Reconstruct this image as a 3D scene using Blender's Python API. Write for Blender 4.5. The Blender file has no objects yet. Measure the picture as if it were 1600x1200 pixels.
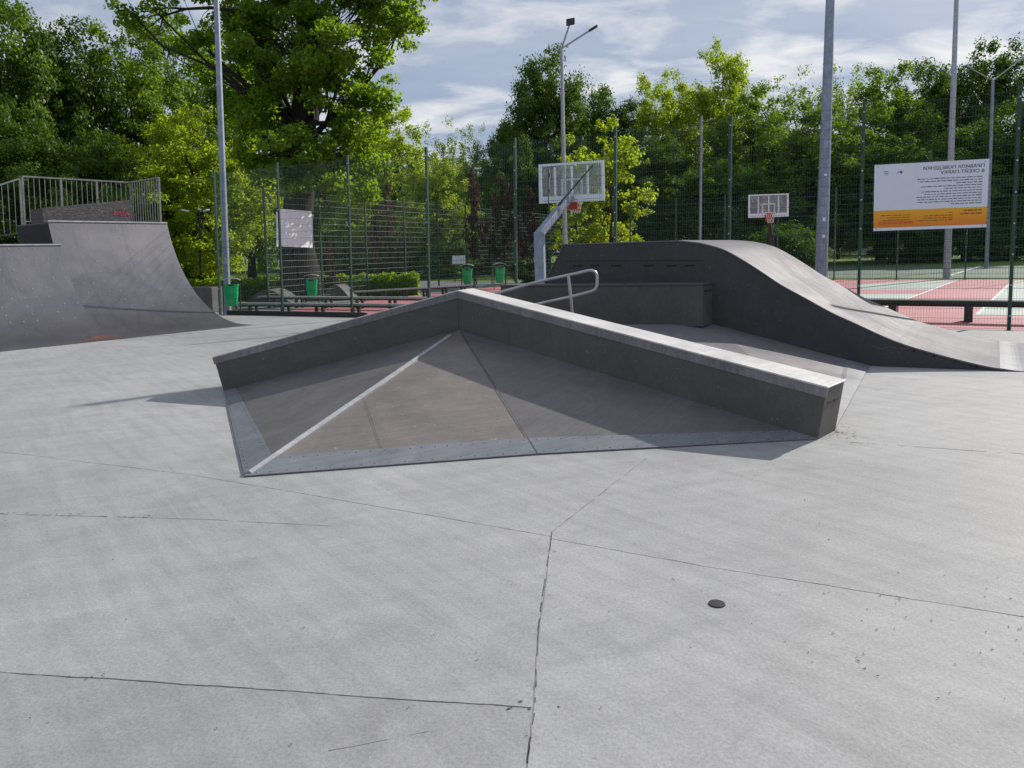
import bpy, math, random
from mathutils import noise as mnoise
import numpy as np
from mathutils import Vector, Matrix

SC = bpy.context.scene
COL = SC.collection
RAD = math.radians
# ------------------------------------------------------------------ camera
F, HC = 1150.0, 1.6
PITCH, ROLL = math.atan(0.0787), RAD(1.6)
CY = 395 + F * math.tan(PITCH)
FW = Vector((0, math.cos(PITCH), -math.sin(PITCH)))
_R = Vector((1, 0, 0)); _U = Vector((0, math.sin(PITCH), math.cos(PITCH)))
RT = _R * math.cos(ROLL) - _U * math.sin(ROLL)
UP = _R * math.sin(ROLL) + _U * math.cos(ROLL)
CAM = Vector((0, 0, HC))
LEAN = 0.022            # poles and posts of the site stand a touch off plumb

def ray(u, v):
    return (FW + RT * ((u - 800) / F) + UP * ((CY - v) / F))
GZ = 0.0                # ground level used by default: the slab, later the court and park 0.2 m lower
def G(u, v, z=None):
    z = GZ if z is None else z
    d = ray(u, v); t = (z - HC) / d.z
    return CAM + d * t
def HY(u, v, Y):
    d = ray(u, v); return CAM + d * (Y / d.y)
def VP(u, v, p, d2):
    """ray with the vertical plane through p along horizontal d2"""
    n = Vector((-d2.y, d2.x, 0)); d = ray(u, v)
    return CAM + d * ((p - CAM).dot(n) / d.dot(n))
def GX(u, Y):
    """ground point at column u, distance Y"""
    lo, hi = 300.0, 1500.0
    d0 = ray(u, 700); 
    for _ in range(40):
        m = (lo + hi) / 2; d = ray(u, m)
        if d.z >= -1e-6 or (-(HC - GZ) / d.z) * d.y > Y: lo = m
        else: hi = m
    return G(u, hi)
def flat(v): return Vector((v.x, v.y, 0))

cam = bpy.data.cameras.new('camera'); co = bpy.data.objects.new('camera', cam); COL.objects.link(co)
M = Matrix(((RT.x, UP.x, -FW.x), (RT.y, UP.y, -FW.y), (RT.z, UP.z, -FW.z)))
co.matrix_world = Matrix.Translation(CAM) @ M.to_4x4()
cam.sensor_fit = 'HORIZONTAL'; cam.sensor_width = 36; cam.lens = F / 1600 * 36
cam.shift_y = -(600 - CY) / 1600
cam.clip_start = 0.1; cam.clip_end = 3000
SC.camera = co

# ------------------------------------------------------------------ materials
MATS = {}
class NT:
    def __init__(s, name):
        s.m = bpy.data.materials.new(name); s.m.use_nodes = True
        s.t = s.m.node_tree; s.n = s.t.nodes; s.l = s.t.links; s.n.clear()
        s.out = s.n.new('ShaderNodeOutputMaterial'); MATS[name] = s.m
    def node(s, t, **kw):
        n = s.n.new(t)
        for k, v in kw.items(): setattr(n, k, v)
        return n
    def link(s, a, b): s.l.new(a, b)
    def coord(s, kind='Object', scale=(1, 1, 1), rot=(0, 0, 0)):
        tc = s.node('ShaderNodeTexCoord'); mp = s.node('ShaderNodeMapping')
        if any(rot): mp.vector_type = 'TEXTURE'; scale = tuple(1 / x for x in scale)
        mp.inputs['Scale'].default_value = scale; mp.inputs['Rotation'].default_value = rot
        s.link(tc.outputs[kind], mp.inputs[0]); return mp.outputs[0]
    def noise(s, vec, scale, detail=4, rough=0.55, dist=0):
        n = s.node('ShaderNodeTexNoise'); n.inputs['Scale'].default_value = scale
        n.inputs['Detail'].default_value = detail; n.inputs['Roughness'].default_value = rough
        n.inputs['Distortion'].default_value = dist
        s.link(vec, n.inputs['Vector']); return n.outputs['Fac']
    def ramp(s, fac, stops):
        r = s.node('ShaderNodeValToRGB'); e = r.color_ramp.elements
        while len(e) < len(stops): e.new(0.5)
        for el, (p, c) in zip(e, stops):
            el.position = p; el.color = (c, c, c, 1) if isinstance(c, (int, float)) else (*c, 1)
        s.link(fac, r.inputs[0]); return r.outputs[0]
    def mix(s, fac, a, b, mode='MIX'):
        n = s.node('ShaderNodeMix', data_type='RGBA', blend_type=mode)
        for sock, v in ((n.inputs[0], fac), (n.inputs[6], a), (n.inputs[7], b)):
            if hasattr(v, 'links') or isinstance(v, bpy.types.NodeSocket): s.link(v, sock)
            elif isinstance(v, (int, float)) and sock.type == 'VALUE': sock.default_value = v
            elif isinstance(v, (int, float)): sock.default_value = (v, v, v, 1)
            else: sock.default_value = (*v, 1)
        return n.outputs[2]
    def math(s, op, a, b=0.0):
        n = s.node('ShaderNodeMath', operation=op)
        for i, v in enumerate((a, b)):
            if isinstance(v, bpy.types.NodeSocket): s.link(v, n.inputs[i])
            else: n.inputs[i].default_value = v
        return n.outputs[0]
    def bump(s, h, strength=0.3, dist=0.01):
        b = s.node('ShaderNodeBump'); b.inputs['Strength'].default_value = strength
        b.inputs['Distance'].default_value = dist; s.link(h, b.inputs['Height']); return b.outputs[0]
    def bsdf(s, col, rough=0.6, metal=0.0, normal=None, spec=0.5):
        p = s.node('ShaderNodeBsdfPrincipled')
        for k, v in (('Base Color', col), ('Roughness', rough), ('Metallic', metal), ('Specular IOR Level', spec)):
            if isinstance(v, bpy.types.NodeSocket): s.link(v, p.inputs[k])
            elif k == 'Base Color': p.inputs[k].default_value = (*v, 1)
            else: p.inputs[k].default_value = v
        if normal is not None: s.link(normal, p.inputs['Normal'])
        s.link(p.outputs[0], s.out.inputs[0]); return p

def simple(name, col, rough=0.6, metal=0.0, var=0.25, scale=6.0, bump=0.0, spec=0.5):
    t = NT(name); c = t.coord(); f = t.noise(c, scale, 5, 0.6)
    lo = tuple(x * (1 - var) for x in col); hi = tuple(min(1, x * (1 + var)) for x in col)
    colr = t.ramp(f, [(0.3, lo), (0.7, hi)])
    nb = t.bump(t.noise(c, scale * 12, 3), bump, 0.004) if bump else None
    t.bsdf(colr, rough, metal, nb, spec); return t.m

def mk_concrete():
    t = NT('concrete'); c = t.coord()
    big = t.noise(c, 0.35, 5, 0.6, 0.4)
    col = t.ramp(big, [(0.28, (0.275, 0.276, 0.279)), (0.5, (0.345, 0.346, 0.347)), (0.74, (0.41, 0.409, 0.405))])
    st = t.noise(t.coord(scale=(0.5, 3.0, 1), rot=(0, 0, 0.35)), 1.6, 6, 0.65, 0.6)       # trowel streaks
    col = t.mix(0.5, col, t.ramp(st, [(0.3, 0.82), (0.62, 1.06)]), 'MULTIPLY')
    st2 = t.noise(t.coord(scale=(0.4, 4.0, 1), rot=(0, 0, -0.9)), 2.2, 5, 0.7, 0.3)
    col = t.mix(0.35, col, t.ramp(st2, [(0.38, 0.72), (0.58, 1.05)]), 'MULTIPLY')
    blot = t.noise(c, 1.3, 8, 0.7, 1.0)
    col = t.mix(t.ramp(blot, [(0.56, 0.0), (0.72, 0.4)]), col, (0.25, 0.25, 0.25))
    rust = t.noise(c, 0.9, 7, 0.72)
    col = t.mix(t.ramp(rust, [(0.66, 0.0), (0.78, 0.28)]), col, (0.36, 0.30, 0.23))
    mot = t.noise(c, 7, 6, 0.75, 0.3)
    col = t.mix(0.6, col, t.ramp(mot, [(0.32, 0.88), (0.66, 1.07)]), 'MULTIPLY')
    fine = t.noise(c, 70, 5, 0.8)
    col = t.mix(0.55, col, t.ramp(fine, [(0.34, 0.60), (0.62, 1.22)]), 'MULTIPLY')
    grit = t.noise(c, 220, 2, 0.6)
    col = t.mix(t.ramp(grit, [(0.62, 0.0), (0.70, 0.7)]), col, (0.17, 0.17, 0.16))
    blk = t.noise(t.coord(scale=(1, 1.6, 1), rot=(0, 0, 0.5)), 0.8, 9, 0.74, 1.6)
    col = t.mix(t.ramp(blk, [(0.54, 0.0), (0.68, 0.35)]), col, (0.2, 0.205, 0.21))
    scr = t.noise(t.coord(scale=(0.35, 26, 1), rot=(0, 0, -0.95)), 1.3, 3, 0.6, 0.2)
    col = t.mix(t.ramp(scr, [(0.66, 0.0), (0.74, 0.22)]), col, (0.48, 0.48, 0.47))
    scr2 = t.noise(t.coord(scale=(0.3, 30, 1), rot=(0, 0, 0.7)), 1.1, 3, 0.6, 0.4)
    col = t.mix(t.ramp(scr2, [(0.68, 0.0), (0.76, 0.3)]), col, (0.19, 0.19, 0.19))
    vo = t.node('ShaderNodeTexVoronoi'); vo.inputs['Scale'].default_value = 5.0; vo.inputs['Randomness'].default_value = 1
    t.link(c, vo.inputs['Vector'])
    col = t.mix(t.ramp(vo.outputs['Distance'], [(0.015, 0.6), (0.04, 0.0)]), col, (0.1, 0.095, 0.09))
    sxyz = t.node('ShaderNodeSeparateXYZ'); t.link(c, sxyz.inputs[0])
    def side(p, q):
        p, q = G(*p), G(*q); nx, ny = -(q.y - p.y), (q.x - p.x); k = 1 / math.hypot(nx, ny)
        return t.math('GREATER_THAN', t.math('ADD', t.math('MULTIPLY', sxyz.outputs[0], nx * k), t.math('MULTIPLY', sxyz.outputs[1], ny * k)), (p.x * nx + p.y * ny) * k)
    rightside = t.math('SUBTRACT', 1.0, side((822, 1215), (862, 832)))
    near_left = t.math('SUBTRACT', 1.0, side((0, 1049.5), (830, 1106)))
    near_right = t.math('SUBTRACT', 1.0, side((862, 842), (1640, 970)))
    tone = t.math('MULTIPLY', t.math('MULTIPLY', near_left, t.math('SUBTRACT', 1.0, rightside)), 0.10)
    tone = t.math('SUBTRACT', t.math('ADD', 1.0, t.math('MULTIPLY', t.math('MULTIPLY', rightside, near_right), 0.04)), tone)
    tn = t.node('ShaderNodeCombineColor')
    for ii in range(3): t.link(tone, tn.inputs[ii])
    col = t.mix(1.0, col, tn.outputs[0], 'MULTIPLY')
    h = t.mix(0.5, t.noise(c, 45, 5, 0.7), t.noise(c, 4, 4, 0.6))
    rg = t.ramp(big, [(0.3, 0.62), (0.7, 0.8)])
    t.bsdf(col, rg, 0, t.bump(h, 0.35, 0.012), 0.35)
mk_concrete()

def mk_ply(name, a, b, rough, scr=0.5, spots=0.35, rot=0.6, spec=0.45, foot_tone=False, ior=1.5):
    """dark skate-ramp facing with scratches, grime and pale scuffs"""
    t = NT(name); c = t.coord()
    f = t.noise(c, 1.1, 6, 0.65, 0.5)
    col = t.ramp(f, [(0.3, a), (0.7, b)])
    s1 = t.noise(t.coord(scale=(1, 26, 6), rot=(0, 0, rot)), 1.5, 5, 0.75)
    col = t.mix(scr, col, t.ramp(s1, [(0.32, 0.62), (0.7, 1.35)]), 'MULTIPLY')
    s2 = t.noise(t.coord(scale=(1.5, 40, 40), rot=(0.4, 0.2, rot + 1.0)), 1.2, 3, 0.6)
    col = t.mix(t.ramp(s2, [(0.70, 0.0), (0.76, scr * 0.5)]), col, tuple(min(1, x * 2.4) for x in b))
    sp = t.noise(c, 22, 4, 0.65)
    col = t.mix(t.ramp(sp, [(0.655, 0.0), (0.70, spots)]), col, (0.36, 0.34, 0.32))
    gr = t.noise(c, 4.5, 7, 0.75, 0.6)
    col = t.mix(0.4, col, t.ramp(gr, [(0.33, 0.66), (0.66, 1.25)]), 'MULTIPLY')
    fi = t.noise(c, 90, 3, 0.7)
    col = t.mix(0.5, col, t.ramp(fi, [(0.3, 0.75), (0.7, 1.2)]), 'MULTIPLY')
    if foot_tone:
        tz = t.node('ShaderNodeTexCoord'); sz = t.node('ShaderNodeSeparateXYZ'); t.link(tz.outputs['Object'], sz.inputs[0])
        h = t.math('ADD', sz.outputs['Z'], t.math('MULTIPLY', t.math('SUBTRACT', t.noise(t.coord(scale=(1, 1, 2.5)), 1.6, 7, 0.7, 0.5), 0.5), 0.55))
        ws = t.noise(t.coord(scale=(0.9, 30, 9), rot=(0, 0, 2.5)), 1.4, 3, 0.6)
        wcol = t.mix(t.ramp(ws, [(0.62, 0.0), (0.70, 0.5)]), col, (0.26, 0.25, 0.25))
        col = t.mix(t.ramp(h, [(0.25, 0.0), (0.75, 1.0)]), t.mix(0.92, wcol, (0.50, 0.46, 0.42), 'MULTIPLY'), col)  # darker and browner towards the foot, edge broken by noise
    rr = t.ramp(f, [(0.3, rough - 0.07), (0.7, rough + 0.1)])
    pb = t.bsdf(col, rr, 0, t.bump(fi, 0.12, 0.004), spec); pb.inputs['IOR'].default_value = ior
mk_ply('ramp_facing', (0.050, 0.048, 0.066), (0.070, 0.067, 0.090), 0.47, 0.4, 0.2, 2.5, 1.0, True, 1.62)
mk_ply('black_ply', (0.010, 0.010, 0.011), (0.020, 0.019, 0.02), 0.7, 0.3, 0.15, 0.0)
mk_ply('hip_facing_lit', (0.15, 0.133, 0.122), (0.205, 0.183, 0.168), 0.5, 0.35, 0.7, 0.3)
mk_ply('hip_facing_shaded', (0.115, 0.108, 0.108), (0.155, 0.145, 0.143), 0.45, 0.4, 0.15, 0.9)  # darker copy of the front facing: shade of the side faces put in colour
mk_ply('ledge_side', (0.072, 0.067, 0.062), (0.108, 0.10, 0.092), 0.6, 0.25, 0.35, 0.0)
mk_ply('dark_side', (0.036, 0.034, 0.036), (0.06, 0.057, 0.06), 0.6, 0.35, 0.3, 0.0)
mk_ply('box_side', (0.068, 0.064, 0.062), (0.105, 0.098, 0.094), 0.6, 0.3, 0.3, 0.0)
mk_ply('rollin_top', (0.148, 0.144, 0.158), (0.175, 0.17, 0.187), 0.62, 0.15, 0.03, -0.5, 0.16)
mk_ply('bank_facing', (0.15, 0.142, 0.155), (0.2, 0.188, 0.2), 0.45, 0.4, 0.2, 0.9)
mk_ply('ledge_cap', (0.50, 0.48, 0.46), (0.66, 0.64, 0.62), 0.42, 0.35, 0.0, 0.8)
mk_ply('cap_edge', (0.12, 0.12, 0.12), (0.24, 0.235, 0.23), 0.5, 0.7, 0.5, 0.5)
mk_ply('apron_steel', (0.15, 0.158, 0.178), (0.205, 0.215, 0.238), 0.45, 0.5, 0.15, 0.4)
mk_ply('ridge_steel', (0.28, 0.29, 0.31), (0.40, 0.41, 0.43), 0.35, 0.4, 0.1, 0.4)

def mk_graffiti():
    t = NT('scuffed_board'); c = t.coord()
    f = t.noise(t.coord(scale=(2, 2, 5)), 6, 8, 0.8, 0.6)
    col = t.ramp(f, [(0.40, (0.028, 0.025, 0.026)), (0.56, (0.08, 0.074, 0.076)), (0.72, (0.36, 0.345, 0.34))])
    t.bsdf(col, 0.7, 0)
mk_graffiti()
simple('red_paint', (0.26, 0.05, 0.08), 0.6, 0, 0.4, 20)
simple('orange_paint', (0.15, 0.058, 0.036), 0.6, 0, 0.55, 14)
simple('galvanised', (0.35, 0.385, 0.44), 0.45, 0.35, 0.22, 9)
simple('pole_paint', (0.24, 0.29, 0.37), 0.5, 0.2, 0.25, 6)
simple('rail_paint', (0.20, 0.205, 0.21), 0.5, 0.1, 0.3, 8)
simple('rail_steel', (0.4, 0.41, 0.42), 0.35, 0.5, 0.2, 8)
simple('fence_green', (0.012, 0.055, 0.040), 0.4, 0.0, 0.2, 5)
simple('fence_wire', (0.022, 0.075, 0.055), 0.35, 0.1, 0.2, 5)
simple('fence_wire_sunlit', (0.26, 0.31, 0.29), 0.35, 0.2, 0.15, 5)  # sun glint on green wire put into the colour
simple('white_board', (0.78, 0.84, 0.92), 0.35, 0, 0.05, 5)
simple('sign_white', (0.74, 0.75, 0.84), 0.4, 0, 0.03, 4)
simple('sign_ink', (0.07, 0.07, 0.14), 0.6, 0, 0.1, 8)
simple('sign_red', (0.62, 0.07, 0.02), 0.6, 0, 0.1, 8)
simple('sign_ink_brown', (0.23, 0.10, 0.015), 0.6, 0, 0.1, 8)
simple('bin_green', (0.008, 0.40, 0.13), 0.3, 0, 0.25, 5)
simple('bin_metal', (0.045, 0.055, 0.05), 0.5, 0.2, 0.25, 6)
simple('lid_metal', (0.42, 0.44, 0.44), 0.35, 0.4, 0.2, 6)
simple('bench_dark', (0.02, 0.024, 0.024), 0.4, 0, 0.3, 4)
simple('bench_top', (0.24, 0.26, 0.26), 0.4, 0, 0.25, 4)
simple('rim_red', (0.5, 0.03, 0.02), 0.4, 0, 0.15, 6)
simple('net_white', (0.7, 0.7, 0.68), 0.8, 0, 0.1, 6)
simple('lamp_dark', (0.03, 0.03, 0.035), 0.4, 0.2, 0.2, 5)
simple('crack_dark', (0.075, 0.072, 0.068), 0.9, 0, 0.5, 14)
simple('crack_soft', (0.2, 0.195, 0.185), 0.9, 0, 0.5, 9)
simple('black_rubber', (0.012, 0.012, 0.013), 0.75, 0, 0.3, 20)
simple('twig', (0.10, 0.085, 0.06), 0.9, 0, 0.5, 20)
simple('dry_leaf', (0.27, 0.16, 0.075), 0.8, 0, 0.5, 25)
simple('asphalt', (0.17, 0.175, 0.18), 0.85, 0, 0.2, 3, 0.3)
simple('court_red', (0.40, 0.145, 0.158), 0.75, 0, 0.16, 0.8, 0.2)
simple('court_green', (0.36, 0.42, 0.37), 0.75, 0, 0.12, 0.8, 0.2)
simple('tennis_green', (0.055, 0.105, 0.065), 0.8, 0, 0.2, 0.5, 0.2)
simple('line_white', (0.72, 0.72, 0.72), 0.7, 0, 0.08, 5)
simple('old_concrete', (0.11, 0.11, 0.108), 0.85, 0, 0.3, 2.5, 0.4)
simple('facade', (0.42, 0.40, 0.40), 0.8, 0, 0.1, 0.6)
simple('window_dark', (0.05, 0.06, 0.08), 0.15, 0, 0.2, 2)
simple('bark', (0.021, 0.018, 0.015), 0.95, 0, 0.45, 5, 0.9)
simple('roof_dark', (0.12, 0.08, 0.07), 0.8, 0, 0.2, 2)

def mk_lawn():
    t = NT('lawn'); c = t.coord()
    f = t.noise(c, 0.15, 6, 0.65, 0.5)
    col = t.ramp(f, [(0.25, (0.10, 0.12, 0.035)), (0.5, (0.13, 0.22, 0.03)), (0.75, (0.19, 0.27, 0.04))])
    g = t.noise(c, 9, 5, 0.75)
    col = t.mix(0.7, col, t.ramp(g, [(0.3, 0.5), (0.7, 1.3)]), 'MULTIPLY')
    t.bsdf(col, 0.9, 0, t.bump(g, 0.8, 0.08), 0.2)
mk_lawn()

def mk_orange():
    t = NT('sign_orange'); tc = t.node('ShaderNodeTexCoord'); sp = t.node('ShaderNodeSeparateXYZ')
    t.link(tc.outputs['Generated'], sp.inputs[0])
    col = t.ramp(sp.outputs['Z'], [(0.0, (0.78, 0.20, 0.01)), (1.0, (0.86, 0.42, 0.01))])
    t.bsdf(col, 0.45)
mk_orange()

def mk_clear():
    t = NT('acrylic'); g = t.node('ShaderNodeBsdfTransparent'); g.inputs[0].default_value = (0.86, 0.9, 0.92, 1)
    d = t.node('ShaderNodeBsdfPrincipled'); d.inputs['Base Color'].default_value = (0.75, 0.78, 0.82, 1)
    d.inputs['Roughness'].default_value = 0.15
    mx = t.node('ShaderNodeMixShader')
    f = t.noise(t.coord(), 3, 4, 0.6); t.link(t.ramp(f, [(0.3, 0.12), (0.7, 0.24)]), mx.inputs[0])
    t.link(g.outputs[0], mx.inputs[1]); t.link(d.outputs[0], mx.inputs[2]); t.link(mx.outputs[0], t.out.inputs[0])
mk_clear()

def mk_leaf(name, dark, light, trans, tmix=0.45):
    t = NT(name); a = t.node('ShaderNodeAttribute', attribute_name='tint')
    oi = t.node('ShaderNodeObjectInfo')
    fac = t.math('ADD', a.outputs['Fac'], t.math('MULTIPLY', t.math('SUBTRACT', oi.outputs['Random'], 0.5), 0.3))
    col = t.ramp(fac, [(0.05, dark), (0.95, light)])
    tcol = t.ramp(fac, [(0.05, tuple(x * 0.6 for x in trans)), (0.95, trans)])
    d = t.node('ShaderNodeBsdfDiffuse'); t.link(col, d.inputs[0])
    r = t.node('ShaderNodeBsdfTranslucent'); t.link(tcol, r.inputs[0])
    g = t.node('ShaderNodeBsdfGlossy'); g.inputs['Roughness'].default_value = 0.45; g.inputs[0].default_value = (0.6, 0.65, 0.6, 1)
    m1 = t.node('ShaderNodeMixShader'); m1.inputs[0].default_value = tmix
    t.link(d.outputs[0], m1.inputs[1]); t.link(r.outputs[0], m1.inputs[2])
    m2 = t.node('ShaderNodeMixShader'); m2.inputs[0].default_value = 0.03
    t.link(m1.outputs[0], m2.inputs[1]); t.link(g.outputs[0], m2.inputs[2]); t.link(m2.outputs[0], t.out.inputs[0])
mk_leaf('leaf_big', (0.034, 0.085, 0.009), (0.085, 0.17, 0.014), (0.38, 0.60, 0.016), 0.5)
mk_leaf('leaf_dark', (0.030, 0.074, 0.012), (0.066, 0.135, 0.018), (0.15, 0.28, 0.014), 0.42)
mk_leaf('leaf_mid', (0.050, 0.110, 0.012), (0.10, 0.19, 0.018), (0.28, 0.45, 0.016), 0.46)
mk_leaf('leaf_bright', (0.08, 0.15, 0.010), (0.15, 0.24, 0.016), (0.62, 0.78, 0.03), 0.54)
mk_leaf('leaf_airy', (0.07, 0.13, 0.035), (0.13, 0.20, 0.045), (0.34, 0.5, 0.05), 0.45)
mk_leaf('leaf_copper', (0.028, 0.013, 0.016), (0.075, 0.030, 0.032), (0.14, 0.04, 0.038), 0.35)
mk_leaf('leaf_hedge', (0.07, 0.15, 0.01), (0.14, 0.26, 0.015), (0.55, 0.78, 0.02), 0.5)

# ------------------------------------------------------------------ mesh helpers
class MB:
    def __init__(s): s.v, s.f, s.mi = [], [], []
    def add(s, vs, fs, mi=0):
        o = len(s.v); s.v += [tuple(v) for v in vs]
        for f in fs: s.f.append([i + o for i in f]); s.mi.append(mi)
    def poly(s, pts, mi=0): s.add(pts, [list(range(len(pts)))], mi)
    def hexa(s, b, t, mi=0):
        """closed solid between a bottom and a top ring of equal count"""
        n = len(b)
        s.add(list(b) + list(t), [list(range(n))[::-1], list(range(n, 2 * n))] +
              [[i, (i + 1) % n, n + (i + 1) % n, n + i] for i in range(n)], mi)
    def box(s, c, sx, sy, sz, ax=None, ay=None, az=None, mi=0):
        ax = ax or Vector((1, 0, 0)); ay = ay or Vector((0, 1, 0)); az = az or Vector((0, 0, 1)); c = Vector(c)
        q = [(-1, -1), (1, -1), (1, 1), (-1, 1)]
        s.hexa([c + ax * (a * sx / 2) + ay * (b * sy / 2) - az * (sz / 2) for a, b in q],
               [c + ax * (a * sx / 2) + ay * (b * sy / 2) + az * (sz / 2) for a, b in q], mi)
    def bar(s, a, b, w, h=None, mi=0, up=Vector((0, 0, 1))):
        a, b = Vector(a), Vector(b); h = h or w; d = (b - a).normalized()
        x = d.cross(up)
        if x.length < 1e-4: x = Vector((1, 0, 0))
        x.normalize(); y = x.cross(d)
        q = [(-1, -1), (1, -1), (1, 1), (-1, 1)]
        s.hexa([a + x * (i * w / 2) + y * (j * h / 2) for i, j in q], [b + x * (i * w / 2) + y * (j * h / 2) for i, j in q], mi)
    def tube(s, pts, rads, n=8, mi=0, cap=True):
        pts = [Vector(p) for p in pts]
        if isinstance(rads, (int, float)): rads = [rads] * len(pts)
        rings = []; prev = None
        for i, p in enumerate(pts):
            d = (pts[min(i + 1, len(pts) - 1)] - pts[max(i - 1, 0)]).normalized()
            if prev is None:
                x = d.cross(Vector((0, 0, 1)) if abs(d.z) < 0.9 else Vector((1, 0, 0))).normalized()
            else:
                x = (prev - d * prev.dot(d)).normalized()
            prev = x; y = d.cross(x)
            rings.append([p + (x * math.cos(2 * math.pi * k / n) + y * math.sin(2 * math.pi * k / n)) * rads[i] for k in range(n)])
        vs = [v for r in rings for v in r]; fs = []
        for i in range(len(pts) - 1):
            for k in range(n):
                fs.append([i * n + k, i * n + (k + 1) % n, (i + 1) * n + (k + 1) % n, (i + 1) * n + k])
        if cap: fs += [list(range(n))[::-1], [len(vs) - n + k for k in range(n)]]
        s.add(vs, fs, mi)
    def slab(s, pts, th, mi=0):
        """top polygon given as 3D points, solid below it"""
        s.hexa([Vector(p) - Vector((0, 0, th)) for p in pts], [Vector(p) for p in pts], mi)
    def build(s, name, mats, parent=None, smooth=False, bevel=0.0, shift=None):
        me = bpy.data.meshes.new(name)
        vs = s.v if shift is None else [(x - shift.x, y - shift.y, z - shift.z) for x, y, z in s.v]
        me.from_pydata(vs, [], s.f)
        for m in (mats if isinstance(mats, (list, tuple)) else [mats]): me.materials.append(MATS[m])
        me.polygons.foreach_set('material_index', s.mi)
        if smooth: me.polygons.foreach_set('use_smooth', [True] * len(s.f))
        me.update()
        o = bpy.data.objects.new(name, me); COL.objects.link(o)
        if parent is not None: o.parent = parent
        if smooth:
            me.set_sharp_from_angle(angle=RAD(40))
        if bevel:
            b = o.modifiers.new('bevel', 'BEVEL'); b.width = bevel; b.segments = 2; b.limit_method = 'ANGLE'; b.angle_limit = RAD(35)
        return o

def tag(o, label=None, cat=None, group=None, kind=None):
    if label: o['label'] = label
    if cat: o['category'] = cat
    if group: o['group'] = group
    if kind: o['kind'] = kind
    return o
def empty(name, loc=(0, 0, 0), label=None, cat=None, group=None):
    o = bpy.data.objects.new(name, None); COL.objects.link(o); o.location = loc
    o.empty_display_size = 0.2
    return tag(o, label, cat, group)
def kids(o): return [c for c in COL.objects if c.parent is o]
def copy_tree(o, parent=None):
    c = o.copy(); COL.objects.link(c)
    if parent is not None: c.parent = parent
    for ch in kids(o): copy_tree(ch, c)
    return c
def place(bm, name, mats, root, under=None, **kw):
    """mesh given in world coordinates, stored relative to its thing's base; under = the part it belongs to"""
    return bm.build(name, mats, under or root, shift=Vector(root.location), **kw)

# ------------------------------------------------------------------ light and sky
SUN_AZ, SUN_EL = math.atan2(0.79, 0.61), RAD(29)          # azimuth from +Y towards +X
sd = Vector((math.sin(SUN_AZ) * math.cos(SUN_EL), math.cos(SUN_AZ) * math.cos(SUN_EL), math.sin(SUN_EL)))
sun = bpy.data.lights.new('sun', 'SUN'); sun.energy = 4.6; sun.angle = RAD(0.6); sun.color = (1.0, 0.94, 0.86)
so = bpy.data.objects.new('sun', sun); COL.objects.link(so); so.rotation_euler = sd.to_track_quat('Z', 'Y').to_euler()
so.location = sd * 200

w = bpy.data.worlds.new('World'); SC.world = w; w.use_nodes = True
nt = w.node_tree; N = nt.nodes; L = nt.links; N.clear()
def wn(t, **kw):
    n = N.new(t)
    for k, v in kw.items(): setattr(n, k, v)
    return n
sky = wn('ShaderNodeTexSky', sky_type='NISHITA'); sky.sun_disc = False
sky.sun_elevation = SUN_EL; sky.sun_rotation = SUN_AZ; sky.air_density = 1.0; sky.dust_density = 1.2; sky.ozone_density = 1.6
tc = wn('ShaderNodeTexCoord'); sep = wn('ShaderNodeSeparateXYZ'); L.new(tc.outputs['Generated'], sep.inputs[0])
def wm(op, a, b=0.0):
    n = wn('ShaderNodeMath', operation=op)
    for i, v in enumerate((a, b)):
        if isinstance(v, bpy.types.NodeSocket): L.new(v, n.inputs[i])
        else: n.inputs[i].default_value = v
    return n.outputs[0]
den = wm('ADD', wm('MAXIMUM', sep.outputs['Z'], 0.0), 0.16)
cmb = wn('ShaderNodeCombineXYZ'); L.new(wm('DIVIDE', sep.outputs['X'], den), cmb.inputs[0]); L.new(wm('DIVIDE', sep.outputs['Y'], den), cmb.inputs[1])
mp = wn('ShaderNodeMapping'); mp.inputs['Scale'].default_value = (0.85, 1.3, 1); mp.inputs['Rotation'].default_value = (0, 0, RAD(28)); mp.inputs['Location'].default_value = (3.3, 1.7, 0)
L.new(cmb.outputs[0], mp.inputs[0])
def wnoise(scale, det, rough, dist, src=None):
    n = wn('ShaderNodeTexNoise'); n.inputs['Scale'].default_value = scale; n.inputs['Detail'].default_value = det
    n.inputs['Roughness'].default_value = rough; n.inputs['Distortion'].default_value = dist; L.new(src or mp.outputs[0], n.inputs['Vector'])
    return n.outputs['Fac']
def wramp(fac, stops):
    r = wn('ShaderNodeValToRGB'); e = r.color_ramp.elements
    while len(e) < len(stops): e.new(0.5)
    for el, (p, c) in zip(e, stops): el.position = p; el.color = (c, c, c, 1) if isinstance(c, (int, float)) else (*c, 1)
    L.new(fac, r.inputs[0]); return r.outputs[0]
bg1 = wn('ShaderNodeBackground'); bg1.inputs[1].default_value = 0.075; L.new(sky.outputs[0], bg1.inputs[0])
veil = wramp(wnoise(1.1, 6, 0.6, 0.3), [(0.3, (0.26, 0.335, 0.48)), (0.7, (0.45, 0.50, 0.60))])
bright = wramp(wnoise(2.6, 8, 0.56, 0.3), [(0.47, 0.0), (0.66, 1.0)])
mxc = wn('ShaderNodeMix', data_type='RGBA'); L.new(bright, mxc.inputs[0]); L.new(veil, mxc.inputs[6]); mxc.inputs[7].default_value = (0.80, 0.79, 0.79, 1)
bg2 = wn('ShaderNodeBackground'); bg2.inputs[1].default_value = 1.0; L.new(mxc.outputs[2], bg2.inputs[0])
ms = wn('ShaderNodeMixShader'); ms.inputs[0].default_value = 0.80
L.new(bg1.outputs[0], ms.inputs[1]); L.new(bg2.outputs[0], ms.inputs[2])
wo = wn('ShaderNodeOutputWorld'); L.new(ms.outputs[0], wo.inputs[0])

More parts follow.
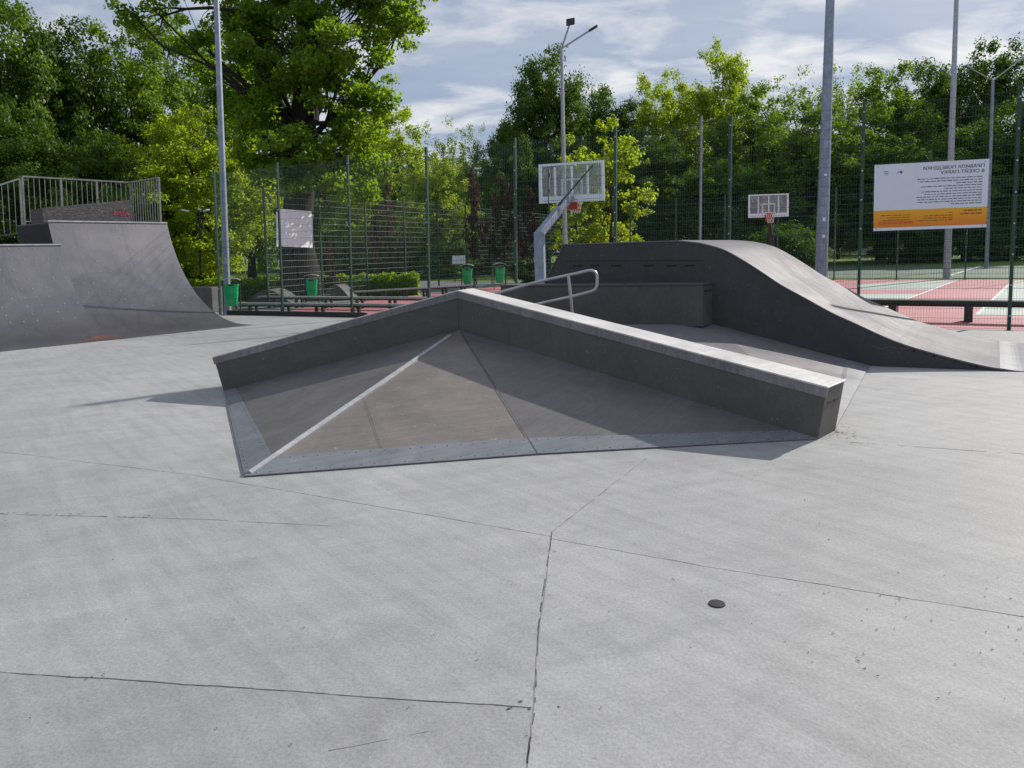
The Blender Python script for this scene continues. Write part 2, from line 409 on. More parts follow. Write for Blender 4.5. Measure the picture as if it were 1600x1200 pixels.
SC.view_settings.view_transform = 'Standard'; SC.view_settings.look = 'None'
SC.view_settings.gamma = 1; SC.view_settings.exposure = 0.22
SC.render.engine = 'CYCLES'
SC.cycles.use_denoising = True
try: SC.cycles.denoiser = 'OPENIMAGEDENOISE'
except Exception: pass
SC.cycles.max_bounces = 8; SC.cycles.transparent_max_bounces = 12; SC.cycles.transmission_bounces = 6
rng = np.random.default_rng(11); random.seed(5)

# ------------------------------------------------------------------ ground
def sheet(name, pts, z, mat, **kw):
    b = MB(); b.poly([(p[0], p[1], z) for p in pts]); o = b.build(name, mat); tag(o, kind='structure'); return o
sheet('ground', [(-400, -60), (400, -60), (400, 700), (-400, 700)], -0.23, 'lawn')

# near fence line
FA = G(352, 492); FB = G(1576, 517)
fd = flat(FB - FA).normalized()
fn = Vector((-fd.y, fd.x, 0))                      # away from the camera
FL = FA - fd * 25; FR = FB + fd * 25
pave = [(-45, -10), (45, -10), (FR.x, FR.y), (FL.x, FL.y)]
pave = [(x, y, 0.0) for x, y in pave]
m = MB(); m.slab(pave, 0.26); plaza = m.build('concrete_plaza', 'concrete'); tag(plaza, kind='structure')
ZC = -0.2; GZ = ZC
asp = [FL + fn * 0.02, FR + fn * 0.02, FR + fn * 3.4, FL + fn * 3.4]
sheet('court_edge', asp, ZC - 0.004, 'asphalt')

F2A = G(420, 481); F2B = G(686, 452); f2d = flat(F2B - F2A).normalized()
f2s = flat(F2B - F2A).length / 4; F2E = F2A + f2d * f2s * 13
cr = [FA + fn * 2.0, FR + fn * 2.0, Vector((60, 38.7, 0)), G(1600, 437), G(1300, 437), F2E + Vector((f2d.y, -f2d.x, 0)) * 3.4, F2A + Vector((f2d.y, -f2d.x, 0)) * 1.6]
sheet('sports_court', cr, ZC, 'court_red')
path_pts = [F2A + Vector((-14, 2, 0)), F2A, F2A + f2d * 20, F2A + f2d * 20 + Vector((-6, 6, 0)), F2A + Vector((-14, 14, 0))]
sheet('park_path', path_pts, ZC - 0.008, 'asphalt')
vv = Vector((f2d.y, -f2d.x, 0)); sheet('park_path', [F2A - f2d * 3 + vv * 4, F2A - f2d * 3, F2E, F2E + vv * 8], ZC - 0.008, 'asphalt')
tg = [G(1270, 434), G(1760, 434), G(1700, 415), G(1270, 416)]
sheet('tennis_court', tg, ZC - 0.008, 'tennis_green')
def gpoly(name, px, z, mat):
    return sheet(name, [G(u, v) for u, v in px], z + ZC, mat)
gpoly('court_paint', [(1290, 459.5), (1440, 459.5), (1422, 466), (1384, 480), (1290, 480)], 0.004, 'court_green')
gpoly('court_paint', [(1340, 445), (1340, 453), (1456, 453), (1492, 438.5), (1440, 438.5)], 0.004, 'court_green')
gpoly('court_paint', [(1526, 492), (1640, 493), (1760, 470), (1720, 438.5), (1587, 438.5), (1575, 444)], 0.004, 'court_green')
def gline(name, a, b, wd=0.07, z=0.008, mat='line_white'):
    a, b = G(*a), G(*b); d = flat(b - a).normalized(); n = Vector((-d.y, d.x, 0)) * wd / 2
    return sheet(name, [a - n, b - n, b + n, a + n], z + ZC, mat)
for a, b in (((1384, 480), (1497, 437.6)), ((1526, 492), (1580, 441)), ((1526, 492), (1700, 493.5)), ((1340, 445), (1440, 438.5)), ((1340, 453), (1456, 453))):
    gline('court_line', a, b)
gline('court_line', (1478, 432), (1532, 416), 0.12, 0.0)

GZ = 0.0
# joints and cracks of the concrete, irregular slits and spalls
def crack(px, wd, seed, mat='crack_dark', gaps=0.0):
    r = random.Random(seed); pts = []
    P = [flat(G(u, v)) for u, v in px]
    for a, b in zip(P, P[1:]):
        n = max(2, int((b - a).length / 0.03))
        pts += [a.lerp(b, i / n) for i in range(n)]
    pts.append(P[-1]); b = MB(); run = []
    off = 0.0; wv = wd
    def flush(run):
        if len(run) < 2: return
        vs = []; fs = []
        for i, (p, n, w_) in enumerate(run):
            vs += [p + n * w_ * r.uniform(0.3, 0.7), p - n * w_ * r.uniform(0.3, 0.7)]
            if i: fs.append([2 * i - 2, 2 * i - 1, 2 * i + 1, 2 * i])
        b.add([(v.x, v.y, 0.0012) for v in vs], fs)
    for i, p in enumerate(pts):
        d = (pts[min(i + 1, len(pts) - 1)] - pts[max(i - 1, 0)]).normalized(); n = Vector((-d.y, d.x, 0))
        off = off * 0.92 + r.uniform(-1, 1) * 0.0018
        wv = wv * 0.8 + 0.2 * wd * r.choice([0.35, 0.6, 1, 1, 1.5, 2.6])
        if r.random() < gaps: flush(run); run = []
        else: run.append((p + n * off, n, wv))
    flush(run)
    o = b.build('joint_line', mat, plaza); return o
crack([(-40, 1047), (830, 1106)], 0.0032, 1)
crack([(862, 830), (845, 950), (834, 1105), (822, 1215)], 0.0026, 2, 'crack_soft')
crack([(862, 832), (845, 951), (834, 1106), (822, 1215)], 0.004, 22, gaps=0.16)
crack([(862, 842), (1100, 885), (1640, 970)], 0.0026, 3)
crack([(-40, 701), (300, 742), (862, 838)], 0.003, 4, 'crack_soft')
crack([(-40, 802), (120, 806), (330, 812), (520, 822)], 0.004, 5, 'crack_soft', gaps=0.1)
crack([(-40, 802), (120, 806), (230, 809)], 0.006, 55, gaps=0.4)
crack([(862, 832), (1010, 716)], 0.005, 6, 'crack_soft', gaps=0.05)
crack([(400, 1195), (560, 1165), (700, 1135)], 0.002, 8, 'crack_soft', gaps=0.3)
crack([(1310, 690), (1640, 712)], 0.007, 9, 'crack_soft', gaps=0.1)

rr = random.Random(77); m = MB()
for (u, v, sz, k) in ((142, 1056, 0.022, 5), (826, 1106, 0.03, 5), (505, 1083, 0.01, 3), (842, 900, 0.012, 7), (850, 930, 0.01, 5), (1190, 899, 0.012, 4), (1300, 918, 0.01, 3), (100, 805, 0.03, 7), (205, 808, 0.03, 6), (20, 803, 0.03, 5), (830, 1150, 0.012, 5), (866, 862, 0.014, 5), (865, 712, 0.02, 3), (950, 770, 0.02, 4)):
    for i in range(k):
        c = flat(G(u, v)) + Vector((rr.gauss(0, sz * 2.0), rr.gauss(0, sz * 0.6), 0)); n = rr.randint(5, 8)
        m.poly([(c.x + sz * rr.uniform(0.08, 0.3) * math.cos(6.283 * j / n) * 1.3, c.y + sz * rr.uniform(0.05, 0.2) * math.sin(6.283 * j / n), 0.0020 + 0.0003 * i) for j in range(n)])
m.build('spalled_edge', 'crack_dark', plaza)

# ------------------------------------------------------------------ hip with ledges
C1, C2, C3 = G(382, 746), G(840, 711), G(1277, 687)
A0 = G(350, 612)
YAP = 8.9
AP = HY(717, 515, YAP)
hip = empty('skate_hip', (AP.x, AP.y, 0), 'low pyramid hip ramp with grey ledge walls meeting at a peak, in the foreground', 'skate ramp')
Z = Vector((0, 0, 1))
def tri_panel(name, a, b, c, mat):
    m = MB(); m.slab([a + Z * 0.008, b + Z * 0.008, c], 0.05); return place(m, name, mat, hip)
tri_panel('ramp_panel', A0, C1, AP, 'hip_facing_shaded')
tri_panel('ramp_panel', C1, C2, AP, 'hip_facing_lit')
tri_panel('ramp_panel', C2, C3, AP, 'hip_facing_shaded')
def strip(name, a, b, fa, fb, ta, tb, mat, lift=0.006):
    """strip on the face (a, b, apex) between fractions towards the apex"""
    q = [a.lerp(AP, fa), b.lerp(AP, fb), b.lerp(AP, tb), a.lerp(AP, ta)]
    m = MB(); m.slab([p + Z * (0.008 + lift) for p in q], 0.012)
    k = int((b - a).length / 0.11); n_ = (q[1] - q[0]).cross(q[3] - q[0]).normalized(); n_ = n_ if n_.z > 0 else -n_
    for row in (0.86, 0.12):
        for i in range(k):
            t = (i + 0.5 + random.uniform(-0.08, 0.08)) / k
            p = q[0].lerp(q[1], t).lerp(q[3].lerp(q[2], t), row) + Z * (0.008 + lift); m.tube([p - n_ * 0.003, p + n_ * 0.002], 0.0055, 6, mi=1)
    return place(m, name, [mat, 'crack_dark'], hip)
strip('steel_apron', C1, C2, 0.0, 0.0, 0.085, 0.085, 'apron_steel')
strip('steel_apron', C2, C3, 0.0, 0.0, 0.085, 0.05, 'apron_steel')
strip('steel_apron', A0, C1, 0.0, 0.0, 0.05, 0.085, 'apron_steel')
# ridge strip
m = MB(); rd = flat(AP - C1).normalized(); rn = Vector((-rd.y, rd.x, 0))
p0, p1 = C1.lerp(AP, 0.012), C1.lerp(AP, 0.93)
for sgn in (1, -1):
    e = rn * 0.028 * sgn - Z * 0.012
    q = [p0 + Z * 0.03, p1 + Z * 0.022, p1 + Z * 0.022 + e, p0 + Z * 0.03 + e]
    if sgn > 0: q = q[::-1]
    m.slab(q, 0.012)
place(m, 'ridge_strip', 'ridge_steel', hip)
# seams on the panels
def seam(a, b, wd=0.006):
    m = MB(); d = (b - a).normalized(); n = Vector((-d.y, d.x, 0)).normalized() * wd / 2
    m.poly([a - n + Z * 0.014, b - n + Z * 0.014, b + n + Z * 0.014, a + n + Z * 0.014]); return place(m, 'panel_seam', 'box_side', hip)
def onplane(u, v, a, b, c):
    n = (b - a).cross(c - a); d = ray(u, v); return CAM + d * ((a - CAM).dot(n) / d.dot(n))
seam(onplane(570, 626, C1, C2, AP), onplane(596, 704, C1, C2, AP), 0.004)
seam(C2.lerp(AP, 0.0) + Z * 0.002, C2.lerp(AP, 0.97), 0.010)

WL, HB = 0.40, 0.535
def lint(p, d, q, e):
    """2D line intersection"""
    den = d.x * e.y - d.y * e.x; t = ((q.x - p.x) * e.y - (q.y - p.y) * e.x) / den
    return Vector((p.x + d.x * t, p.y + d.y * t, 0))
dR = flat(AP - C3).normalized(); dL = flat(AP - A0).normalized()
bR = Vector((dR.y, -dR.x, 0)); bR = bR if bR.y > 0 else -bR
bL = Vector((-dL.y, dL.x, 0)); bL = bL if bL.y > 0 else -bL
mit = lint(flat(C3) + bR * WL, dR, flat(A0) + bL * WL, dL)
APB = Vector((mit.x, mit.y, AP.z))
PK = HY(714, 456, YAP); HV = PK.z - AP.z
def arm(E, d, back):
    sl = AP.z / flat(AP - E).length
    ang = math.atan(sl); n = -d * math.sin(ang) + Z * math.cos(ang)          # normal to the slope, leaning outwards
    hb = HV * math.cos(ang)
    E = E - Z * 0.02
    Eb = E + back * WL
    FTe, BTe = E + n * hb, Eb + n * hb
    FTa, BTa = AP + Z * HV, APB + Z * HV
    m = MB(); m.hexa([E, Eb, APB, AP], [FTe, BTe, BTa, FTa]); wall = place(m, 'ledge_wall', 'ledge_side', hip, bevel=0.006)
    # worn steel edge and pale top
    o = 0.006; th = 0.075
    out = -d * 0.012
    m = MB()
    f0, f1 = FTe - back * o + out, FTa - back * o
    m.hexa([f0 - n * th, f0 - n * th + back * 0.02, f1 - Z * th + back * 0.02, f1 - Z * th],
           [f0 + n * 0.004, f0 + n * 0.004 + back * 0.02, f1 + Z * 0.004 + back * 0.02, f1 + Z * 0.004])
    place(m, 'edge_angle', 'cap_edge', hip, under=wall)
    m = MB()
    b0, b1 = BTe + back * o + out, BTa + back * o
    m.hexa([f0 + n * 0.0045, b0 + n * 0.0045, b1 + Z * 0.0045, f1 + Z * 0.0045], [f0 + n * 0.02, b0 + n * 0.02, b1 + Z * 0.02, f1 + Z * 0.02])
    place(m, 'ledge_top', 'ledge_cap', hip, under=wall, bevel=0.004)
    # slots in the end board
    mid = (E + Eb) / 2
    for s_ in (-0.07, 0.07):
        m = MB(); m.box(mid + n * (hb - 0.13) + back * s_ - d * 0.001, 0.1, 0.006, 0.022, back, d, Z)
        place(m, 'hand_slot', 'black_rubber', hip, under=wall)
    return Eb
EbR = arm(C3, dR, bR); EbL = arm(A0, dL, bL)

# ------------------------------------------------------------------ roll-in ramp behind
W0 = G(1359, 572); W1 = G(1600, 581); wd = flat(W1 - W0).normalized()
cdir = Vector((0.55, 0.835, 0)).normalized(); wdt = 2.9
roll = empty('roll_in_ramp', (W0.x, W0.y, 0), 'tall wave shaped ramp with dark side wall and curved grey riding surface', 'skate ramp')
prof_px = [(881, 380), (960, 378.5), (1060, 376.5), (1085, 378), (1100, 380.5), (1130, 389), (1160, 405), (1190, 424), (1220, 444), (1260, 466), (1300, 488), (1333, 503), (1400, 533), (1467, 553.5), (1533, 570), (1570, 576.5), (1597, 580.5)]
prof = [VP(u, v, W0, wd) for u, v in prof_px]
ztop = (prof[0].z + prof[2].z) / 2
for i in range(3): prof[i].z = ztop
prof[-1].z = 0.006
tip = prof[-1] + wd * 0.25; tip.z = 0.005
prof.append(tip)
# smooth profile resample (Catmull-Rom over the curved part)
def catmull(P, n=5):
    out = []
    for i in range(len(P) - 1):
        a, b, c, d = P[max(i - 1, 0)], P[i], P[i + 1], P[min(i + 2, len(P) - 1)]
        for k in range(n):
            t = k / n
            out.append(0.5 * ((2 * b) + (c - a) * t + (2 * a - 5 * b + 4 * c - d) * t * t + (3 * b - a - 3 * c + d) * t ** 3))
    out.append(P[-1]); return out
curve = prof[:2] + catmull(prof[2:], 4)
for p in curve: p.z = max(p.z, 0.005)
bank_foot = VP(853, 437, W0, wd); bslope = (bank_foot - prof[0]); bank_foot = prof[0] + bslope * ((ztop) / max(0.05, -bslope.z)); bank_foot.z = 0.0
# side wall (solid, inset under the riding surface)
def solid_profile(P, off0, off1, drop):
    m = MB(); n = len(P)
    a = [p + cdir * off0 - Z * drop for p in P]; b = [p + cdir * off1 - Z * drop for p in P]
    base_a = [Vector((a[0].x, a[0].y, -0.03)), Vector((a[-1].x, a[-1].y, -0.03))]
    return a, b
S = [bank_foot] + curve
m = MB()
fa = [p - Z * 0.018 for p in S]; bb = [p + cdir * wdt - Z * 0.018 for p in S]
for q in (fa, bb):
    for p in q: p.z = max(p.z, -0.015)
nn = len(S); vs = fa + [Vector((p.x, p.y, -0.02)) for p in fa] + bb + [Vector((p.x, p.y, -0.02)) for p in bb]
fs = []
for i in range(nn - 1):
    fs.append([i, nn + i, nn + i + 1, i + 1]); fs.append([2 * nn + i, 2 * nn + i + 1, 3 * nn + i + 1, 3 * nn + i])
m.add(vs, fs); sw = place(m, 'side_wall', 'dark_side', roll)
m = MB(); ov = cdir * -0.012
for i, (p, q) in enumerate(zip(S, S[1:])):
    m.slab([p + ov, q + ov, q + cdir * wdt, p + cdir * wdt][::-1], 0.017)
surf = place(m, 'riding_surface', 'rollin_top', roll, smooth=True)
# toe plate
ia = VP(1557, 574, W0, wd)
toe = [p for p in curve if (p - ia).dot(wd) > 0]
m = MB()
for p, q in zip(toe, toe[1:]): m.slab([p + ov * 1.2 + Z * 0.004, q + ov * 1.2 + Z * 0.004, q + cdir * (wdt + 0.003) + Z * 0.004, p + cdir * (wdt + 0.003) + Z * 0.004][::-1], 0.004)
place(m, 'toe_plate', 'apron_steel', roll, smooth=True)
# slots and board seam on the front wall
for u in (903, 930, 962, 1013, 1049, 1078):
    m = MB(); p = VP(u, 415, W0, wd); m.box(p - cdir * 0.002, 0.15, 0.01, 0.022, wd, Vector((-wd.y, wd.x, 0)))
    place(m, 'hand_slot', 'black_rubber', roll, under=sw)
for u, v in ((1428, 547), (1460, 556), (1493, 564), (1527, 572)):
    p = VP(u, v, W0, wd); m = MB(); m.box(p - cdir * 0.002, 0.02, 0.01, 0.04, wd, Vector((-wd.y, wd.x, 0)))
    place(m, 'bolt_hole', 'black_rubber', roll, under=sw)
WC = VP(1114, 506, W0, wd); zd = WC.z
# a board joint on the upper wall
m = MB(); a, b = VP(884, 408, W0, wd), VP(1100, 406.5, W0, wd); m.bar(a - cdir * 0.001, b - cdir * 0.001, 0.006, 0.008); place(m, 'board_joint', 'black_rubber', roll, under=sw)
m = MB(); rr = random.Random(31); pts = []
for i in range(26): pts.append(VP(1374 + i * 2.1 + rr.uniform(-5, 5), 544 + rr.uniform(-2.2, 2.2), W0, wd) - cdir * 0.002)
m.tube(pts, [rr.uniform(0.001, 0.004) for _ in pts], 4)
place(m, 'chalk_scratch', 'cap_edge', roll, under=sw)
# deck and bank between hip and roll-in (part of the hip block)
B1 = flat(W0) - cdir * 0.02
dk_l = bank_foot.lerp(prof[0], zd / ztop)
deck_pts = [APB, Vector((WC.x, WC.y, zd)) - cdir * 0.012, Vector((dk_l.x, dk_l.y, zd)) - cdir * 0.012, Vector((AP.x - 1.6, AP.y + 1.7, zd))]
m = MB(); m.hexa([Vector((p.x, p.y, 0)) for p in deck_pts][::-1], deck_pts[::-1]); place(m, 'deck', 'bank_facing', hip)
m = MB(); 
bk = [EbR + Z * 0.03, B1 + Z * 0.008, deck_pts[1], APB]
m.slab([bk[0], bk[1], bk[2]], 0.02); m.slab([bk[0], bk[2], bk[3]], 0.02); place(m, 'bank_panel', 'bank_facing', hip)
m = MB()
q = [bk[0], bk[1], bk[1].lerp(bk[2], 0.12), bk[0].lerp(bk[3], 0.09)]
m.slab([p + Z * 0.005 for p in q], 0.004); place(m, 'steel_apron', 'apron_steel', hip)

# grind box against the wall
gb = empty('grind_box', (WC.x, WC.y, zd), 'low dark grind box standing on the deck against the wave ramp', 'grind box')
bx = 0.42; hbx = VP(1096, 443, W0 - cdir * bx, wd).z - zd
r0 = Vector((WC.x, WC.y, zd + 0.002)) - cdir * 0.015; l0 = Vector((dk_l.x, dk_l.y, zd + 0.002)) - cdir * 0.015 - wd * 0.15
m = MB(); q = [l0 - cdir * bx, r0 - cdir * bx, r0, l0]
m.hexa(q, [p + Z * (hbx - 0.03) for p in q]); place(m, 'body', 'box_side', gb, bevel=0.005)
m = MB(); e = cdir * 0.012
q = [l0 - cdir * bx - e, r0 - cdir * bx - e + wd * 0.01, r0 + wd * 0.01 + cdir * 0.004, l0 + cdir * 0.004]
m.hexa([p + Z * (hbx - 0.029) for p in q], [p + Z * hbx for p in q]); place(m, 'lid', 'box_side', gb, bevel=0.006)
c_ = r0 - cdir * (bx / 2) + wd * 0.002
for s_ in (-0.09, 0.09):
    m = MB(); m.box(c_ + cdir * s_ + Z * (hbx - 0.11), 0.1, 0.01, 0.025, cdir, wd); place(m, 'hand_slot', 'black_rubber', gb)

# handrail on the deck
yr = 9.9
hr = empty('grind_rail', (HY(897, 477, yr).x, yr, zd), 'looped galvanised tube grind rail on posts behind the ledge', 'rail')
def rnd(px, Y): return [HY(u, v, Y) for u, v in px]
loop = rnd([(770, 460), (845, 439), (900, 427.5), (918, 423), (925, 422.5), (930, 425), (932.5, 430), (933, 440), (932.5, 447), (930, 452), (925, 455), (915, 458), (893, 463.5), (850, 473), (770, 491)], yr)
m = MB(); m.tube(loop, 0.021, 10); place(m, 'rail_tube', 'rail_steel', hr, smooth=True)
m = MB(); a = HY(888, 431, yr); b = HY(897, 478, yr); b2 = b.copy(); b2.z = zd - 0.01
m.tube([a, b2 + (b - a) * 0.0], 0.022, 10); place(m, 'post', 'rail_steel', hr, smooth=True)
m = MB(); a = HY(772, 459, yr); b = a.copy(); b.z = zd - 0.01; m.tube([a, b], 0.022, 10); place(m, 'post', 'rail_steel', hr, smooth=True)

# ------------------------------------------------------------------ quarter pipes
Q0 = G(383, 507); Q1 = G(0, 547)
qd = flat(Q1 - Q0).normalized(); qn = Vector((qd.y, -qd.x, 0)); qn = qn if qn.y > 0 else -qn
T0 = VP(261, 349, Q0, qn); r1 = flat(T0 - Q0).length; h1 = T0.z
T1 = G(75, 344.5, h1); t1 = flat(VP(75, 344.5, T0, qd) - T0).dot(qd)
Qm = Q0 + qd * t1
T2 = VP(95, 383, Qm, qn); r2 = flat(T2 - Qm).length; h2 = T2.z
print('QP', r1, h1, t1, r2, h2)
DK = 2.0
def qpipe(root, t0, t1_, r, h, deck_back, screws=True, seed=1):
    R_ = (h * h + r * r) / (2 * h); am = math.acos((R_ - h) / R_); n = 28
    P = lambda t, s, z: Q0 + qd * t + qn * s + Z * z
    arc = [(R_ * math.sin(am * i / n), R_ * (1 - math.cos(am * i / n))) for i in range(n + 1)]
    arc = [(-0.35, 0.004)] + [(s, max(z, 0.006)) for s, z in arc]
    m = MB(); cols = 6
    for j in range(cols):
        ta, tb = t0 + (t1_ - t0) * j / cols, t0 + (t1_ - t0) * (j + 1) / cols
        vs, fs = [], []
        for i, (s, z) in enumerate(arc):
            vs += [P(ta, s, z), P(tb, s, z)]
            if i: fs.append([2 * i - 2, 2 * i, 2 * i + 1, 2 * i - 1])
        m.add(vs, fs)
    if screws:
        rr = random.Random(seed); nrow = 9
        for k in range(nrow):
            a = am * (0.42 + 0.56 * k / (nrow - 1)); s, z = R_ * math.sin(a), R_ * (1 - math.cos(a))
            nrm = (-qn * math.sin(a) + Z * math.cos(a))
            c = int((t1_ - t0) / 0.24)
            for q in range(c):
                if rr.random() < 0.25: continue
                p = P(t0 + 0.1 + (t1_ - t0 - 0.2) * (q + rr.uniform(-0.07, 0.07)) / max(1, c - 1), s, z)
                m.tube([p - nrm * 0.004, p + nrm * 0.009], [0.015, 0.010], 7, mi=1)
    rs_ = place(m, 'riding_surface', ['ramp_facing', 'lid_metal'], root, smooth=True)
    # sheet seams
    m = MB()
    for tt in np.arange(t0 + 1.22, t1_ - 0.3, 1.22):
        vs, fs = [], []
        for i, (s, z) in enumerate(arc[4:]):
            a = math.asin(min(1, max(0, s / R_))); nrm = (-qn * math.sin(a) + Z * math.cos(a)) * 0.0015
            vs += [P(tt - 0.005, s, z) + nrm, P(tt + 0.005, s, z) + nrm]
            if i: fs.append([2 * i - 2, 2 * i, 2 * i + 1, 2 * i - 1])
        m.add(vs, fs)
    if m.v: place(m, 'sheet_seam', 'ramp_facing', root, under=rs_)
    # carcass: side boards and back
    ring_a = [P(t0 + 0.003, s, z - 0.012) for s, z in arc[2:]] + [P(t0 + 0.003, r + deck_back, h - 0.012), P(t0 + 0.003, r + deck_back, 0)]
    ring_b = [p + qd * (t1_ - t0 - 0.006) for p in ring_a]
    m = MB(); m.poly(ring_a); m.poly(ring_b[::-1])
    m.poly([ring_a[-2], ring_b[-2], ring_b[-1], ring_a[-1]]); place(m, 'side_board', 'black_ply', root)
    m = MB(); q = [P(t0, r + 0.02, h), P(t1_, r + 0.02, h), P(t1_, r + deck_back, h), P(t0, r + deck_back, h)]
    m.slab(q, 0.04); place(m, 'deck', 'box_side', root)
    m = MB(); m.tube([P(t0, r, h + 0.005), P(t1_, r, h + 0.005)], 0.028, 10); place(m, 'coping', 'rail_steel', root, smooth=True)
    return P
qp = empty('quarter_pipe', tuple(Q0), 'taller grey quarter pipe with railed deck at the left', 'skate ramp', 'quarter pipes standing side by side')
P_ = qpipe(qp, 0.0, t1, r1, h1, DK, True, 3)
ql = empty('quarter_pipe', tuple(Qm), 'lower grey quarter pipe cut by the left edge, beside the taller one', 'skate ramp', 'quarter pipes standing side by side')
qpipe(ql, t1 + 0.004, t1 + 5.0, r2, h2, DK + r1 - r2, True, 8)
# paint smear at the foot
m = MB(); a, b = flat(G(122, 533)), flat(G(186, 525)); a, b = (flat(Q0) + qd * flat(p - Q0).dot(qd) - qn * 0.02 for p in (a, b)); rr = random.Random(4); RQ = (h2 * h2 + r2 * r2) / (2 * h2)
for k in range(6):
    s0, s1 = 0.03 + 0.07 * k, 0.03 + 0.07 * (k + 1)
    zz = lambda q: max(0.006, RQ - math.sqrt(RQ * RQ - q * q)) + 0.004
    if k == 0: e0 = (0.0, 1.0)
    e1 = (rr.uniform(0.0, 0.2) + 0.05 * k, 1 - rr.uniform(0.0, 0.2) - 0.04 * k)
    m.poly([a.lerp(b, e0[0]) + qn * s0 + Z * zz(s0), a.lerp(b, e0[1]) + qn * s0 + Z * zz(s0), a.lerp(b, e1[1]) + qn * s1 + Z * zz(s1), a.lerp(b, e1[0]) + qn * s1 + Z * zz(s1)]); e0 = e1
place(m, 'paint_patch', 'orange_paint', qp)

# guard rail on the tall deck
HR = 1.27
def rail_run(root, a, b, za, zb, ha, hb, sp=0.13, posts=2, foot=0.1):
    """railing section between ground points a, b with deck heights za, zb"""
    A, B = flat(a), flat(b); Ln = (B - A).length; sh = Vector((LEAN, 0, 0))
    pt = lambda t, z: A.lerp(B, t) + Z * z + sh * (z - h1)
    lo = lambda t: za + (zb - za) * t; hi = lambda t: lo(t) + ha + (hb - ha) * t
    m = MB(); m.bar(pt(0, hi(0)), pt(1, hi(1)), 0.042, 0.038); place(m, 'top_rail', 'rail_paint', root)
    m = MB(); m.bar(pt(0, lo(0) + foot), pt(1, lo(1) + foot), 0.03, 0.03); place(m, 'bottom_rail', 'rail_paint', root)
    for i in range(posts + 1):
        t = i / posts; m = MB(); m.bar(pt(t, lo(t)), pt(t, hi(t) - 0.02), 0.045, 0.045, up=qd); place(m, 'post', 'rail_paint', root)
    k = int(Ln / sp)
    for i in range(1, k):
        t = i / k
        if min(abs(t - j / posts) for j in range(posts + 1)) * Ln < 0.06: continue
        m = MB(); m.bar(pt(t, lo(t) + foot), pt(t, hi(t)), 0.014, 0.014, up=qd); place(m, 'baluster', 'rail_paint', root)
dl = P_(t1 - 0.16, r1 + DK - 0.06, 0); dr = P_(0.05, r1 + DK - 0.06, 0); df = P_(0.05, r1 + 0.25, 0)
gr = empty('guard_railing', (dl.x, dl.y, h1), 'grey steel baluster railing around the deck of the tall quarter pipe', 'railing')
rail_run(gr, dl, dr, h1, h1, HR, HR, posts=3)
rail_run(gr, dr, df, h1, h1, HR, HR, posts=1)
dl2 = P_(t1 + 1.3, r1 + DK - 0.06, 0)
rail_run(gr, dl + qd * 0.06, dl2, h1 - 0.3, h2 + 0.1, HR + 0.24, HR - 0.15, posts=1)
# scuffed wedge on the deck
wb_l, wb_r = G(58, 344, h1), G(190, 346, h1)
wbd = flat(wb_r - wb_l).normalized(); wbn = Vector((-wbd.y, wbd.x, 0)); wbn = wbn if wbn.y > 0 else -wbn
sb = empty('wedge_box', (wb_l.x, wb_l.y, h1), 'scuffed wedge shaped ledge with a red scrawl on the quarter pipe deck', 'grind box')
wb_l, wb_r = P_(t1 - 0.02, r1 + 0.35, h1 + 0.004), P_(0.82, r1 + 0.35, h1 + 0.004)
hl = HY(60, 325.5, wb_l.y).z - h1; hh = HY(190, 313, wb_r.y).z - h1
m = MB(); q = [wb_l, wb_r, wb_r + qn * 0.75, wb_l + qn * 0.75]
m.hexa(q, [q[0] + Z * hl, q[1] + Z * hh, q[2] + Z * hh, q[3] + Z * hl]); place(m, 'body', 'scuffed_board', sb, bevel=0.005)
m = MB(); rr = random.Random(9)
for i in range(10):
    t = 0.8 + 0.017 * i; p = wb_l.lerp(wb_r, t) - qn * 0.004 + Z * (0.2 + rr.uniform(-0.03, 0.04)); q = wb_l.lerp(wb_r, t + 0.012) - qn * 0.004 + Z * (0.34 + rr.uniform(-0.06, 0.06))
    m.bar(p, q, 0.004, 0.03, up=qd); m.bar(q, wb_l.lerp(wb_r, t + 0.025) - qn * 0.004 + Z * (0.2 + rr.uniform(-0.02, 0.05)), 0.004, 0.025, up=qd)
place(m, 'red_scrawl', 'red_paint', sb)

